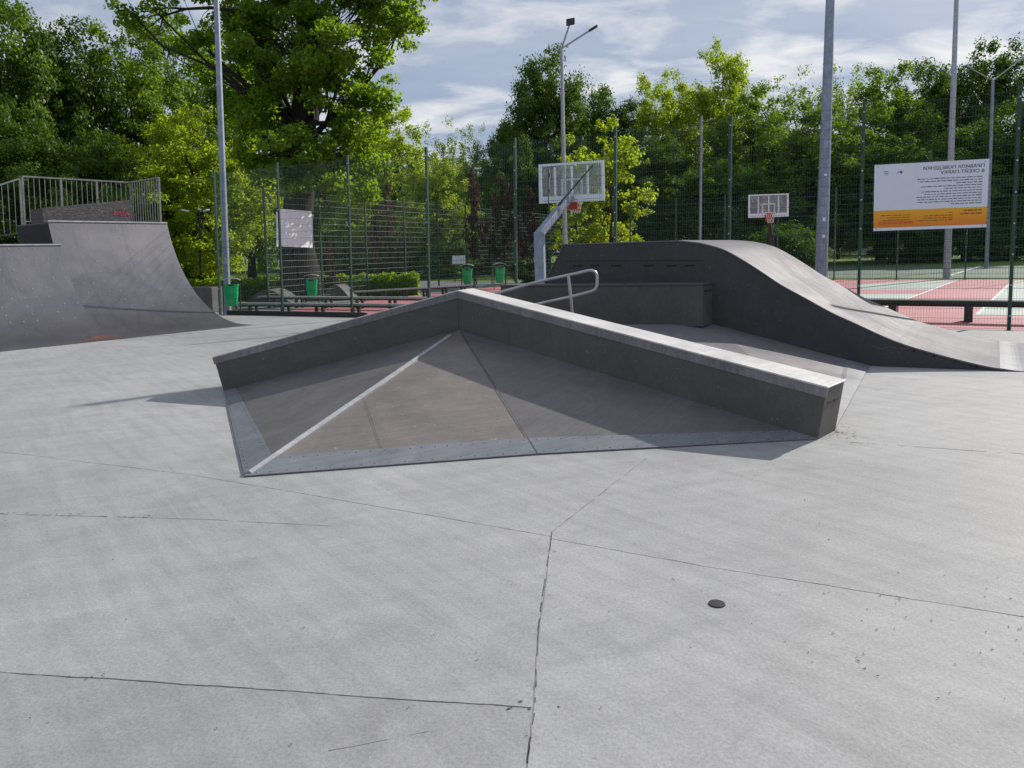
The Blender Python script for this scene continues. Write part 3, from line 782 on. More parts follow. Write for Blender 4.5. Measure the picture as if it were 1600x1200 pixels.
# ------------------------------------------------------------------ fences
def fence(name, A, d, nb, sp, h, label, vs=0.05, hs=0.2, wire='fence_wire', wt=0.004, wh=0.007, post_w=0.06, lean=LEAN, skip=(), group=None, bolts=True, extra=0.12, base=0.04):
    root = empty(name, tuple(A), label, 'fence', group)
    root.rotation_euler = (0, 0, math.atan2(d.y, d.x))
    lx = lean * d.x
    pm = MB(); pm.hexa([(-post_w / 2, -post_w / 2, -0.02), (post_w / 2, -post_w / 2, -0.02), (post_w / 2, post_w / 2, -0.02), (-post_w / 2, post_w / 2, -0.02)],
                       [(x + lx * h, y, h + extra) for x, y in ((-post_w / 2, -post_w / 2), (post_w / 2, -post_w / 2), (post_w / 2, post_w / 2), (-post_w / 2, post_w / 2))])
    if bolts:
        for z in np.arange(0.3, h, 0.6): pm.box((lx * z, -post_w / 2 - 0.008, z), 0.03, 0.016, 0.03, mi=1)
        pm.box((0, 0, 0.0), 0.14, 0.14, 0.02)
    post = pm.build('post', ['fence_green', 'lid_metal'], root)
    m = MB(); n = int(sp / vs)
    for i in range(1, n):
        x = i * sp / n; m.bar((x + lx * base, 0, base), (x + lx * h, 0, h), wt, wt)
    k = int(round((h - base) / hs))
    for j in range(k + 1):
        z = base + (h - base) * j / k
        m.bar((lx * z, -0.006, z), (sp + lx * z, -0.006, z), wt, wh)
    panel = m.build('mesh_panel', wire, root)
    first = True
    for i in range(nb):
        if i in skip: continue
        if first: panel.location = (i * sp, 0, 0); first = False
        else:
            c = panel.copy(); COL.objects.link(c); c.parent = root; c.location = (i * sp, 0, 0)
    for i in range(1, nb + 1):
        c = post.copy(); COL.objects.link(c); c.parent = root; c.location = (i * sp, 0, 0)
    return root
GZ = ZC
# near fence: posts seen at columns 436 .. 1588
K0 = G(442, 496); K7 = G(1576, 517)
sp1 = flat(K7 - K0).length / 7; d1 = flat(K7 - K0).normalized()
hF = HY(1590, 141, K7.y).z
hF = 0.5 * (hF + HY(436, 262, K0.y).z) - ZC
print('fence', sp1, hF, HY(436, 262, K0.y).z, K0, K7)
fence('mesh_fence', K0 - d1 * sp1, d1, 10, sp1, hF, 'tall green welded mesh fence running along the edge of the concrete', wt=0.0034, wh=0.0052)
# court side fence going away
fence('mesh_fence', F2A, f2d, 13, f2s, 4.4, 'green mesh fence with sun-bright crossbars receding behind the benches', vs=0.1, hs=0.24, wire='fence_wire_sunlit', wt=0.0028, wh=0.012)
F3 = G(1303, 437.5); f3d = flat(G(1600, 437) - F3).normalized(); s3 = flat(G(1400, 437.5) - F3).length
fence('mesh_fence', F3 - f3d * s3 * 4, f3d, 12, s3, 4.45, 'far green mesh fence along the back of the red court', vs=0.1, hs=0.25, wt=0.006, wh=0.012)

# ------------------------------------------------------------------ poles and lamps
def pole(name, base, top, r0, r1, label, cat, mat='pole_paint', n=14):
    root = empty(name, tuple(base), label, cat)
    m = MB(); m.tube([base - Z * 0.02, top], [r0, r1], n); place(m, 'shaft', mat, root, smooth=True)
    m = MB(); m.tube([base - Z * 0.01, base + Z * 0.03], r0 * 2.0, 4); place(m, 'base_plate', mat, root)
    return root
bl = G(356, 492, ZC); tl = HY(338, 0, bl.y); tl = bl + (tl - bl) * 1.18
pl = pole('light_pole', bl, tl, 0.115, 0.08, 'tall grey light pole beside the green bin and quarter pipe', 'light pole')
m = MB(); m.box(bl + (tl - bl) * 0.15 + Vector((0, -0.1, 0)), 0.1, 0.02, 0.22); place(m, 'hatch', 'galvanised', pl)
yrp = 18.2; brp = GX(1280.5, yrp); trp = HY(1297.5, 0, yrp); trp = brp + (trp - brp) * 1.2
pr = pole('light_pole', brp, trp, 0.155, 0.095, 'thick pale grey light pole rising behind the wave ramp', 'light pole')
m = MB()
for z, s_ in ((2.35, 0.09), (3.4, 0.05), (1.95, 0.07)):
    p = brp + (trp - brp) * (z / trp.z); m = MB(); m.box(p + Vector((-0.03, -0.142, 0)), 0.06, 0.012, s_); place(m, 'sticker', 'white_board', pr)
bs = G(1479, 436); ts = HY(1494.5, 0, bs.y); ts = bs + (ts - bs) * 1.15
pole('light_pole', bs, ts, 0.16, 0.085, 'slender grey light pole standing behind the rules sign', 'light pole', 'galvanised')
# double arm lamp in the middle
yl = 37.0; b_ = GX(884, yl); t_ = HY(877.5, 74, yl)
lm = pole('street_lamp', b_, t_, 0.13, 0.08, 'double arm street lamp rising above the basketball hoop', 'street lamp', 'galvanised')
for (u, v, hd) in ((890, 38, 1), (924, 46, 2)):
    e = HY(u, v, yl - 0.3 if hd == 1 else yl + 0.2)
    m = MB(); m.tube([t_ - Z * 0.05, e], 0.045, 8); am_ = place(m, 'lamp_arm', 'galvanised', lm)
    d = (e - t_).normalized(); m = MB()
    if hd == 1: m.box(e + d * 0.12, 0.42, 0.1, 0.32, Vector((1, 0, 0.15)).normalized(), Vector((0, 1, 0)))
    else: m.box(e + d * 0.1, 0.5, 0.25, 0.09, d, Vector((0, 1, 0)), d.cross(Vector((0, 1, 0))))
    place(m, 'lamp_head', 'lamp_dark', lm, under=am_, bevel=0.02)
yl = 46.0; b_ = GX(1541, yl); t_ = HY(1551.5, 126, yl)
lm = pole('street_lamp', b_, t_, 0.11, 0.08, 'two armed street lamp against dark trees at right', 'street lamp', 'pole_paint')
for (u, v) in ((1516, 106.5), (1592, 95)):
    e = HY(u, v, yl); d = (e - t_).normalized()
    m = MB(); m.tube([t_, e], 0.04, 8); am_ = place(m, 'lamp_arm', 'galvanised', lm)
    m = MB(); m.box(e + d * 0.1, 0.55, 0.25, 0.1, d, Vector((0, 1, 0)), d.cross(Vector((0, 1, 0)))); place(m, 'lamp_head', 'galvanised', lm, under=am_, bevel=0.02)
yl = 33.0; b_ = GX(314, yl); t_ = HY(312, 333, yl)
lm = pole('park_lamp', b_, t_, 0.05, 0.04, 'small dark park lamp with three white heads before the hedge', 'street lamp', 'lamp_dark')
for (u, v, dy) in ((290, 329, 0), (322, 329, -0.4), (312, 327, 0.5)):
    e = HY(u, v, yl + dy); m = MB(); m.tube([t_, e], 0.02, 6); am_ = place(m, 'lamp_arm', 'lamp_dark', lm)
    m = MB(); d = (e - t_).normalized(); m.box(e, 0.34, 0.16, 0.07, d, Vector((0, 1, 0)).cross(d).cross(d).normalized()); place(m, 'lamp_head', 'white_board', lm, under=am_, bevel=0.02)
yl = 31.0; pole('slim_pole', GX(1093, yl), HY(1096, 181, yl), 0.055, 0.045, 'slim pale green pole among trees left of the small backboard', 'pole', 'pole_paint')

# ------------------------------------------------------------------ rules sign on the fence
sp_ = K0 - fn * 0.075
def S_(u, v): return VP(u, v, sp_, d1)
c00, c10, c11, c01 = S_(1364.5, 361), S_(1541, 355), S_(1546, 248), S_(1366.5, 258)
sg = empty('rules_sign', tuple(c00), 'white and orange rules board in mirrored Cyrillic lettering, fixed to the mesh fence', 'sign')
nb_ = -fn
def SQ(a, b):   # a: 0 left..1 right, b: 0 bottom..1 top
    return c00.lerp(c10, a).lerp(c01.lerp(c11, a), b)
def spatch(bm, a0, a1, b0, b1, lift, th=0.003):
    q = [SQ(a0, b0), SQ(a1, b0), SQ(a1, b1), SQ(a0, b1)]
    bm.hexa([p + nb_ * lift for p in q][::-1], [p + nb_ * (lift + th) for p in q][::-1])
m = MB(); spatch(m, 0, 1, 0, 1, 0.0, 0.012); pn = place(m, 'panel', 'sign_white', sg)
m = MB(); spatch(m, 0, 1, 0.045, 0.305, 0.0135, 0.002); ob_ = place(m, 'orange_band', 'sign_orange', sg)
def lines(bm, rows, right, lift, hh, rs):
    for b, wlen in rows:
        x = right
        while x > right - wlen:
            wv = rs.uniform(0.018, 0.05); spatch(bm, max(right - wlen, x - wv), x, b, b + hh * rs.uniform(0.75, 1.1), lift, 0.001); x -= wv + 0.008
rs = random.Random(2)
m = MB(); lines(m, [(0.745 - 0.0385 * i, wl) for i, wl in enumerate((0.56, 0.55, 0.23, 0.53, 0.32, 0.52, 0.49, 0.56, 0.56, 0.56, 0.26))], 0.95, 0.0135, 0.012, rs)
place(m, 'small_print', 'sign_ink', sg, under=pn)
m = MB(); lines(m, [(0.873, 0.03), (0.855, 0.02)], 0.255, 0.0135, 0.02, rs); lines(m, [(0.862, 0.035)], 0.225, 0.0135, 0.006, rs)
lines(m, [(0.885, 0.05), (0.862, 0.045), (0.84, 0.04)], 0.13, 0.0135, 0.008, rs); place(m, 'emblem', 'sign_ink', sg, under=pn)
m = MB(); lines(m, [(0.25, 0.16), (0.205, 0.18)], 0.955, 0.017, 0.02, rs); lines(m, [(0.235, 0.04), (0.195, 0.25), (0.16, 0.26), (0.125, 0.32)], 0.71, 0.017, 0.011, rs)
lines(m, [(0.222, 0.27), (0.185, 0.2), (0.15, 0.24)], 0.33, 0.017, 0.011, rs); place(m, 'band_print', 'sign_ink_brown', sg, under=ob_)
m = MB()
for (a0, a1, b0, b1) in ((0.05, 0.36, 0.128, 0.134), (0.05, 0.36, 0.098, 0.104), (0.05, 0.055, 0.098, 0.134), (0.355, 0.36, 0.098, 0.134)): spatch(m, a0, a1, b0, b1, 0.0165, 0.002)
lines(m, [(0.11, 0.28)], 0.35, 0.0165, 0.01, rs); place(m, 'red_outline', 'sign_red', sg, under=ob_)
m = MB()
for a, b in ((0.035, 0.965), (0.965, 0.965), (0.03, 0.025), (0.965, 0.025)): spatch(m, a - 0.005, a + 0.005, b - 0.008, b + 0.008, 0.0125, 0.006)
place(m, 'bolt', 'lid_metal', sg)
def sign_text(body, right, base, size_b):
    cu = bpy.data.curves.new('t', 'FONT'); cu.body = body; cu.size = 1.0; cu.align_x = 'LEFT'
    ob = bpy.data.objects.new('t', cu); COL.objects.link(ob)
    dg = bpy.context.evaluated_depsgraph_get(); me = ob.evaluated_get(dg).to_mesh()
    V = [v.co.copy() for v in me.vertices]; Fc = [list(p.vertices) for p in me.polygons]
    ob.evaluated_get(dg).to_mesh_clear(); bpy.data.objects.remove(ob); bpy.data.curves.remove(cu)
    V = V + [v + Vector((0.022, 0, 0)) for v in V]; Fc = Fc + [[i + len(V) // 2 for i in f] for f in Fc]; V = [Vector((v.x, v.y, 0.0 if i < len(V) // 2 else 0.001)) for i, v in enumerate(V)]
    xs = [v.x for v in V]; Wt = max(xs) - min(xs); ht = 0.72
    hgt = (c01 - c00).length; wid = (c10 - c00).length
    sz = size_b * hgt / ht
    b = MB(); b.add([SQ(right - (v.x - min(xs)) * sz / wid, base + v.y * sz / hgt) + nb_ * (0.0145 + v.z) for v in V], Fc)
    return place(b, 'heading', 'sign_ink', sg, under=pn)
sign_text('ПРАBИЛА ПОBЕДІНКИ', 0.962, 0.885, 0.05)
sign_text('B СКЕЙТ-ПАРКУ', 0.962, 0.812, 0.05)

# blank white board on the side fence
wbp = F2A - Vector((-f2d.y, f2d.x, 0)) * -0.06
def SB(u, v): return VP(u, v, F2A + Vector((f2d.y, -f2d.x, 0)) * 0.08, f2d)
m = MB(); q = [SB(431.5, 385), SB(487.5, 387), SB(487.5, 330), SB(431.5, 326)]
board = empty('notice_board', tuple(q[0]), 'blank white square board hung on the receding mesh fence', 'sign')
nrm = Vector((f2d.y, -f2d.x, 0)); m.hexa([p for p in q][::-1], [p + nrm * 0.03 for p in q][::-1]); place(m, 'panel', 'white_board', board)
m = MB()
for p in (q[3], q[2]): m.box(p + nrm * 0.035 - Z * 0.06, 0.12, 0.02, 0.12, f2d, nrm)
place(m, 'clamp', 'lamp_dark', board)

# ------------------------------------------------------------------ basketball hoops
def hoop(label, px, Y, ang, post_off, back_view):
    c = HY(*px, Y); ax = Vector((math.cos(ang), math.sin(ang), 0)); nz = Vector((-ax.y, ax.x, 0))    # nz points away from the camera
    fr = nz if back_view else -nz                      # playing side
    base = flat(c) - fr * 1.7 + ax * post_off
    base.z = ZC; root = empty('basketball_hoop', tuple(base), label, 'basketball hoop')
    z0, z1, wv = 2.9, 3.95, 1.8; cz = (z0 + z1) / 2; C = flat(c)
    m = MB(); m.box(C + Z * cz, wv, 0.02, z1 - z0, ax, nz); bd = place(m, 'backboard', 'acrylic', root)
    m = MB()
    for s_ in (-1, 1): m.box(C + ax * s_ * (wv / 2 - 0.04) + Z * cz - fr * 0.0, 0.08, 0.034, z1 - z0, ax, nz)
    for zz in (z0 + 0.03, z1 - 0.03): m.box(C + Z * zz, wv - 0.12, 0.032, 0.06, ax, nz)
    m.box(C + Z * (z0 + 0.13), wv - 0.13, 0.03, 0.1, ax, nz)
    for s_ in (-0.45, 0.02, 0.45): m.box(C + ax * s_ + Z * (cz + 0.05), 0.05, 0.028, z1 - z0 - 0.3, ax, nz)
    place(m, 'board_frame', 'white_board', root, under=bd)
    m = MB()
    for s_ in (-1, 1): m.box(C + ax * s_ * 0.27 + Z * (z0 + 0.4) + fr * 0.02, 0.05, 0.012, 0.45, ax, nz)
    for zz in (z0 + 0.2, z0 + 0.6): m.box(C + Z * zz + fr * 0.02, 0.49, 0.012, 0.05, ax, nz)
    place(m, 'target_square', 'line_white', root, under=bd)
    rc = C + fr * 0.4 + Z * 3.05
    ring = [rc + (ax * math.cos(t) + fr * math.sin(t)) * 0.225 for t in np.linspace(0, 2 * math.pi, 25)]
    m = MB(); m.tube(ring, 0.013, 6, cap=False); m.box(C + fr * 0.09 + Z * 3.03, 0.16, 0.16, 0.09, ax, nz); m.box(C + fr * 0.06 + Z * 2.86, 0.3, 0.05, 0.3, ax, nz); rm = place(m, 'rim', 'rim_red', root)
    m = MB()
    for k in range(12):
        for s_ in (1, -1):
            t0 = 2 * math.pi * k / 12; pts = []
            for j in range(6):
                t = t0 + s_ * j * 0.2; r_ = 0.22 - 0.1 * (j / 5) ** 0.7; pts.append(rc + (ax * math.cos(t) + fr * math.sin(t)) * r_ - Z * 0.085 * j)
            m.tube(pts, 0.005, 4)
    place(m, 'net', ['net_white'], root, under=rm)
    m = MB(); m.box(base + Z * 1.15, 0.24, 0.2, 2.3, ax, nz); place(m, 'post', 'pole_paint' if back_view else 'lamp_dark', root, bevel=0.02)
    m = MB(); m.bar(base + Z * 2.22 - fr * 0.05, C - fr * 0.06 + Z * (z0 + 0.18), 0.16, 0.2); place(m, 'boom', 'pole_paint' if back_view else 'lamp_dark', root, bevel=0.015)
    m = MB()
    for s_ in (-0.6, 0.6): m.tube([base + Z * 2.7 + fr * 0.8, C + ax * s_ + Z * (z1 - 0.12) - fr * 0.03], 0.02, 6)
    place(m, 'strut', 'lamp_dark', root)
    return root
hoop('large basketball hoop seen from behind, over the near fence', (892.5, 288), 19.8, RAD(-20), -0.38, True)
hoop('small distant basketball hoop facing the camera right of centre', (1200.5, 328), 34.0, RAD(-6), 0.55, False)

# ------------------------------------------------------------------ bins
def make_bin():
    root = empty('litter_bin', (0, 0, 0)); m = MB()
    prof = [(0.27, 0.1, 0.075), (0.30, 0.155, 0.10), (0.62, 0.19, 0.14), (0.86, 0.2, 0.155), (0.865, 0.215, 0.17), (0.91, 0.215, 0.17), (0.91, 0.19, 0.145), (0.5, 0.15, 0.1)]
    n = 20; rings = []
    for z, a, b in prof:
        rings.append([(math.copysign(abs(math.cos(t)) ** 0.6, math.cos(t)) * a, math.copysign(abs(math.sin(t)) ** 0.6, math.sin(t)) * b, z) for t in np.linspace(0, 2 * math.pi, n, endpoint=False)])
    vs = [v for r in rings for v in r]; fs = []
    for i in range(len(rings) - 1):
        for k in range(n): fs.append([i * n + k, i * n + (k + 1) % n, (i + 1) * n + (k + 1) % n, (i + 1) * n + k])
    fs += [list(range(n))[::-1], [len(vs) - n + k for k in range(n)]]
    m.add(vs, fs)
    for s_ in (-0.09, 0.0, 0.09): m.bar((s_ * 0.8, -0.118 - abs(s_) * -0.12, 0.36), (s_, -0.158 + abs(s_) * 0.12, 0.8), 0.022, 0.02)
    m.build('tub', 'bin_green', root, smooth=True)
    m = MB(); m.box((0, -0.172, 0.885), 0.16, 0.012, 0.03); m.box((0, 0, 0.905), 0.36, 0.27, 0.012); m.build('hole_shade', 'black_rubber', root)  # flat black pieces paint the shade inside the mouth and lip hole
    m = MB()
    for s_ in (-1, 1): m.bar((s_ * 0.235, 0.02, 0), (s_ * 0.235, 0.02, 1.03), 0.03, 0.035)
    m.bar((-0.235, 0.02, 0.62), (0.235, 0.02, 0.62), 0.025); m.build('frame', 'bin_metal', root)
    m = MB()
    for i in range(6):
        t0, t1_ = -1 + i / 3, -1 + (i + 1) / 3
        m.hexa([(t * 0.25, y, 1.03 + 0.05 * (1 - t * t)) for t, y in ((t0, -0.17), (t1_, -0.17), (t1_, 0.17), (t0, 0.17))], [(t * 0.25, y, 1.05 + 0.05 * (1 - t * t)) for t, y in ((t0, -0.17), (t1_, -0.17), (t1_, 0.17), (t0, 0.17))])
    m.build('lid', 'lid_metal', root); return root
bin0 = make_bin()
bl_ = ['bright green litter bin hung beside the left light pole', 'green litter bin by the big tree trunk beyond the fence', 'green litter bin left of the two above the ledge peak', 'green litter bin right of the two above the ledge peak']
for i, (u, Y, rz, sc) in enumerate(((363, 20.2, 0.25, 1.0), (488, 28.5, 0.1, 1.08), (730.5, 35.5, -0.1, 1.2), (781, 36.5, 0.15, 1.2))):
    o = bin0 if i == 0 else copy_tree(bin0)
    o.location = GX(u, Y) if i else G(363, 492.5, 0.0); o.rotation_euler = (0, LEAN, rz); o.scale = (sc,) * 3
    tag(o, bl_[i], 'litter bin', 'green litter bins on metal frames')

# ------------------------------------------------------------------ benches
def bench(a, b, h, depth, nleg, label, th=0.06, leg=0.08, group='long dark benches by the court'):
    a, b = flat(a) + Z * ZC, flat(b) + Z * ZC; d = (b - a).normalized(); n = Vector((-d.y, d.x, 0))
    root = empty('bench', tuple(a), label, 'bench', group); Ln = (b - a).length
    m = MB()
    for k in range(3):
        o = (k - 1) * depth / 3; m.box(a.lerp(b, 0.5) + n * o + Z * (h - th / 2), Ln, depth / 3 - 0.012, th, d, n)
    place(m, 'seat', ['bench_dark' if th > 0.08 else 'bench_top'], root, bevel=0.008)
    m = MB(); m.box(a.lerp(b, 0.5) + Z * (h - th - 0.03), Ln - 0.1, 0.06, 0.055, d, n); place(m, 'beam', 'bench_dark', root)
    for i in range(nleg):
        t = (i + 0.4) / (nleg - 0.2)
        m = MB(); p = a.lerp(b, t); hh = h - th
        for s_ in (-1, 1): m.box(p + n * s_ * depth * 0.36 + Z * (hh / 2), leg, leg, hh, d, n)
        m.box(p + Z * 0.05, leg * 0.7, depth * 0.7, 0.04, d, n)
        place(m, 'leg', 'bench_dark', root)
def at_h(u, v, z): return G(u, v, z + ZC)
bench(at_h(376, 473, 0.42), at_h(640, 475, 0.42), 0.42, 0.4, 5, 'long dark bench nearest the left light pole, behind the fence')
bench(at_h(407, 462.5, 0.42), at_h(690, 464.5, 0.42), 0.42, 0.4, 6, 'second dark bench parallel behind the nearest left bench')
bench(at_h(552, 455, 0.42), at_h(735, 444.5, 0.42), 0.42, 0.4, 6, 'dark bench slanting away towards the bins left of the peak')
bench(at_h(1352, 467.5, 0.47), at_h(1700, 471, 0.47), 0.47, 0.42, 3, 'black bench behind the mesh fence under the rules sign', 0.09, 0.16)

# kerb under the left fence
m = MB(); a, b = FA + fn * 0.1, FA + fd * 5.2 + fn * 0.1
kb = empty('kerb', tuple(a), 'dark low kerb board under the left fence', 'kerb')
m.box(a.lerp(b, 0.5) + Z * 0.06, (b - a).length, 0.1, 0.14, fd, fn); place(m, 'board', 'bench_dark', kb, bevel=0.01)

# ------------------------------------------------------------------ park furniture behind
y_ = 26.5; a, b = GX(291, y_), GX(342, y_ - 0.6); d = flat(b - a).normalized()
lw = empty('low_wall', tuple(a), 'low grey concrete block wall right of the tall quarter pipe', 'wall')
m = MB(); m.box(a.lerp(b, 0.5) + Vector((0, 0.6, 0.44)), (b - a).length, 1.2, 0.88, d, Vector((-d.y, d.x, 0))); place(m, 'block', 'old_concrete', lw, bevel=0.015)
def mound(u0, u1, Y, hgt, label, depth=1.6):
    a, b = GX(u0, Y), GX(u1, Y); root = empty('bump_ramp', tuple(a), label, 'skate ramp')
    d = flat(b - a); n = Vector((-d.y, d.x, 0)).normalized(); P = []
    for i in range(17):
        t = i / 16; P.append(flat(a) + d * t + Z * ZC + Z * max(0.01, hgt * math.sin(math.pi * t) ** 1.5))
    m = MB()
    for p, q in zip(P, P[1:]): m.poly([p, q, q + n * depth, p + n * depth])
    place(m, 'riding_surface', 'old_concrete', root, smooth=True)
    for o in (Vector((0, 0, 0)), n * depth):
        m = MB()
        for p, q in zip(P, P[1:]): m.poly([p + o, q + o, flat(q + o) + Z * (ZC - 0.01), flat(p + o) + Z * (ZC - 0.01)])
        place(m, 'side_board', 'box_side', root)
mound(372, 462, 29.0, 0.62, 'grey rounded bump ramp left of the big tree trunk')
mound(496, 552, 31.0, 0.66, 'small grey bump ramp right of the big tree trunk')

# ------------------------------------------------------------------ foliage tools
def leaf_mesh(name, pts, outw, size, tint, mat, r):
    n = len(pts)
    nrm = outw * 0.55 + r.normal(0, 0.55, (n, 3)) + np.array([0, 0, 0.35]); nrm /= np.linalg.norm(nrm, axis=1)[:, None] + 1e-9
    t = r.normal(0, 1, (n, 3)) + np.array([0, 0, -0.5]); t -= nrm * (t * nrm).sum(1)[:, None]; t /= np.linalg.norm(t, axis=1)[:, None] + 1e-9
    b = np.cross(nrm, t); s = size * r.uniform(0.65, 1.3, (n, 1))
    V = np.empty((n, 4, 3)); V[:, 0] = pts - t * s * 0.5; V[:, 1] = pts + b * s * 0.33 - t * s * 0.05 + nrm * s * 0.08
    V[:, 2] = pts + t * s * 0.5; V[:, 3] = pts - b * s * 0.33 - t * s * 0.05 + nrm * s * 0.08
    me = bpy.data.meshes.new(name); me.vertices.add(4 * n); me.vertices.foreach_set('co', V.reshape(-1).astype(np.float32))
    me.loops.add(4 * n); me.loops.foreach_set('vertex_index', np.arange(4 * n, dtype=np.int32))
    me.polygons.add(n); me.polygons.foreach_set('loop_start', np.arange(0, 4 * n, 4, dtype=np.int32))
    me.update(calc_edges=True); me.validate()
    at = me.attributes.new('tint', 'FLOAT', 'FACE'); at.data.foreach_set('value', np.clip(tint, 0, 1).astype(np.float32))
    me.materials.append(MATS[mat]); return me
def fill(lobes, density, cl_r, per, r, flat_z=0.6, shell=0.5, thin=-0.26):
    """leaf positions: clumps spread through the lobes, denser towards their skin"""
    CC, OO, TT, RA = [], [], [], []
    for (x, y, z, rx, ry, rz) in lobes:
        k = max(4, int(density * (rx * ry * rz) ** (2 / 3)))
        d = r.normal(0, 1, (k, 3)); d /= np.linalg.norm(d, axis=1)[:, None]
        rad = shell + (1 - shell) * r.random((k, 1)) ** 0.6; rad = np.where(r.random((k, 1)) < 0.2, rad * r.uniform(1.05, 1.4, (k, 1)), rad)
        CC.append(np.array([x, y, z]) + d * rad * np.array([rx, ry, rz])); OO.append(d); RA.append(rad[:, 0])
    CC = np.concatenate(CC); OO = np.concatenate(OO); rad_all = np.concatenate(RA)
    CC = CC + r.normal(0, cl_r * 0.5, CC.shape)
    keep = np.array([mnoise.noise(Vector(p) * 0.5) + 0.5 * mnoise.noise(Vector(p) * 1.3) > thin for p in CC]); CC, OO, rad_all = CC[keep], OO[keep], rad_all[keep]; k = len(CC)
    cr = cl_r * r.uniform(0.45, 1.3, (k, 1)) * np.minimum(1.0, 1.0 / (rad_all[:, None] + 1e-6)) ** 1.5
    ct = r.uniform(0.15, 0.85, k)
    pc = np.maximum(8, (per * (cr[:, 0] / cl_r) ** 2)).astype(int)
    idx = np.repeat(np.arange(k), pc); n = len(idx)
    d = r.normal(0, 1, (n, 3)); d /= np.linalg.norm(d, axis=1)[:, None]
    off = d * (r.random((n, 1)) ** 0.45) * cr[idx] * np.array([1, 1, flat_z])
    off[:, 2] -= 0.16 * (off[:, 0] ** 2 + off[:, 1] ** 2) / cl_r                 # sprays droop at their rim
    return CC, CC[idx] + off, (OO[idx] * 0.5 + d * 0.8), ct[idx] + r.normal(0, 0.14, n)
def crown_fill(seed, h, cr, z0, k, cl_r, per, r, gap=0.0, flat_z=0.55, rough=0.34):
    """clumps inside a crown whose outline and density wander with 3D noise; returns clump centres, leaves, normals, tints and limb targets"""
    o = Vector((seed * 7.31, seed * 3.17, seed * 1.73)); cz = z0 + (h - z0) * 0.46; hzv = (h - z0) * 0.54
    CC, OO = [], []
    while len(CC) < k:
        d = Vector(r.normal(0, 1, 3)).normalized()
        R_ = 1 + rough * mnoise.noise(d * 1.7 + o) * 1.6 + rough * 0.7 * mnoise.noise(d * 4.3 + o)
        q = R_ * (0.35 + 0.65 * r.random() ** 0.55)
        tap = 1.0 - 0.28 * max(0.0, d.z) - 0.12 * max(0.0, -d.z)
        p = Vector((d.x * cr * q * tap, d.y * cr * q * tap, cz + d.z * hzv * q))
        if p.z < z0 * 0.6 or p.z > h * 1.04: continue
        if mnoise.noise(Vector((p.x, p.y, p.z * 1.3)) * 0.62 + o) + 0.45 * mnoise.noise(p * 1.5 + o) < gap - 0.12 + r.normal(0, 0.05): continue
        CC.append(p); OO.append(d)
    C_ = np.array([tuple(p) for p in CC]); O_ = np.array([tuple(p) for p in OO])
    cr_ = cl_r * r.uniform(0.5, 1.4, (k, 1)); ct = r.uniform(0.1, 0.9, k)
    pc = np.maximum(8, (per * (cr_[:, 0] / cl_r) ** 2)).astype(int); idx = np.repeat(np.arange(k), pc); n = len(idx)
    d = r.normal(0, 1, (n, 3)); d /= np.linalg.norm(d, axis=1)[:, None]
    st = r.uniform(0.7, 1.4, (k, 3)); off = d * (r.random((n, 1)) ** 0.5) * cr_[idx] * st[idx] * np.array([1, 1, flat_z])
    off += O_[idx] * (r.random((n, 1)) ** 3) * cr_[idx] * 0.9                       # a few leaves reach out along the twig
    off[:, 2] -= 0.14 * (off[:, 0] ** 2 + off[:, 1] ** 2) / cl_r
    tg = [tuple(C_[i] * np.array([0.72, 0.72, 1]) - np.array([0, 0, 0.3])) + (cr * 0.32,) * 3 for i in r.choice(k, 15, replace=False)]
    return C_, C_[idx] + off, O_[idx] * 0.5 + d * 0.8, ct[idx] + r.normal(0, 0.15, n), tg
def limbs(m, base, fork, r0, lobes, CC, r, twigs=0.35, bend=0.5, limb=0.39):
    base, fork = Vector(base), Vector(fork)
    k = 7; pts = [base.lerp(fork, i / k) + Vector((r.normal(0, 0.06), r.normal(0, 0.06), 0)) * (i > 0) for i in range(k + 1)]
    m.tube(pts, [r0 * (1.45 if i == 0 else 1.12 if i == 1 else 1 - 0.3 * i / k) for i in range(k + 1)], 12)
    for L_ in lobes:
        c = Vector(L_[:3]); s = base.lerp(fork, r.uniform(0.75, 1.0)); ln = (c - s).length
        mid = s.lerp(c, 0.5) + Vector((r.normal(0, 0.12), r.normal(0, 0.12), -0.02 if c.z > s.z else 0.1)) * ln * bend
        q = [s, s.lerp(mid, 0.5) + Vector((r.normal(0, .04), r.normal(0, .04), r.normal(0, .04))) * ln, mid, mid.lerp(c, 0.5) + Vector((r.normal(0, .04), r.normal(0, .04), r.normal(0, .04))) * ln, c]
        rb = r0 * limb * r.uniform(0.72, 1.28)
        m.tube(q, [rb, rb * 0.85, rb * 0.65, rb * 0.42, rb * 0.22], 7)
        near = [Vector(p) for p in CC if (Vector(p) - c).length < max(L_[3:]) * 1.15]
        for p in near[::max(1, int(1 / twigs))]:
            s2 = q[2 + (r.random() < 0.5)]; mm = s2.lerp(p, 0.5) + Vector((r.normal(0, .1), r.normal(0, .1), r.normal(0, .08))) * (p - s2).length
            m.tube([s2, mm, p], [rb * 0.25, rb * 0.15, rb * 0.05], 4)
def new_tree(name, lobes, fork, r0, density, cl_r, per, size, mat, seed, twigs=0.3, shell=0.5, base=(0, 0, 0), bend=0.5, flat_z=0.6, trunk=True, limb=0.39):
    r = np.random.default_rng(seed)
    CC, P, O, T = fill(lobes, density, cl_r, per, r, flat_z, shell)
    me = leaf_mesh('crown', P, O, size, T, mat, r)
    root = empty(name, (0, 0, 0)); o = bpy.data.objects.new('crown', me); COL.objects.link(o); o.parent = root
    if trunk:
        m = MB(); limbs(m, base, fork, r0, lobes, CC, r, twigs, bend, limb); m.build('trunk', 'bark', root, smooth=True)
    return root, len(P)
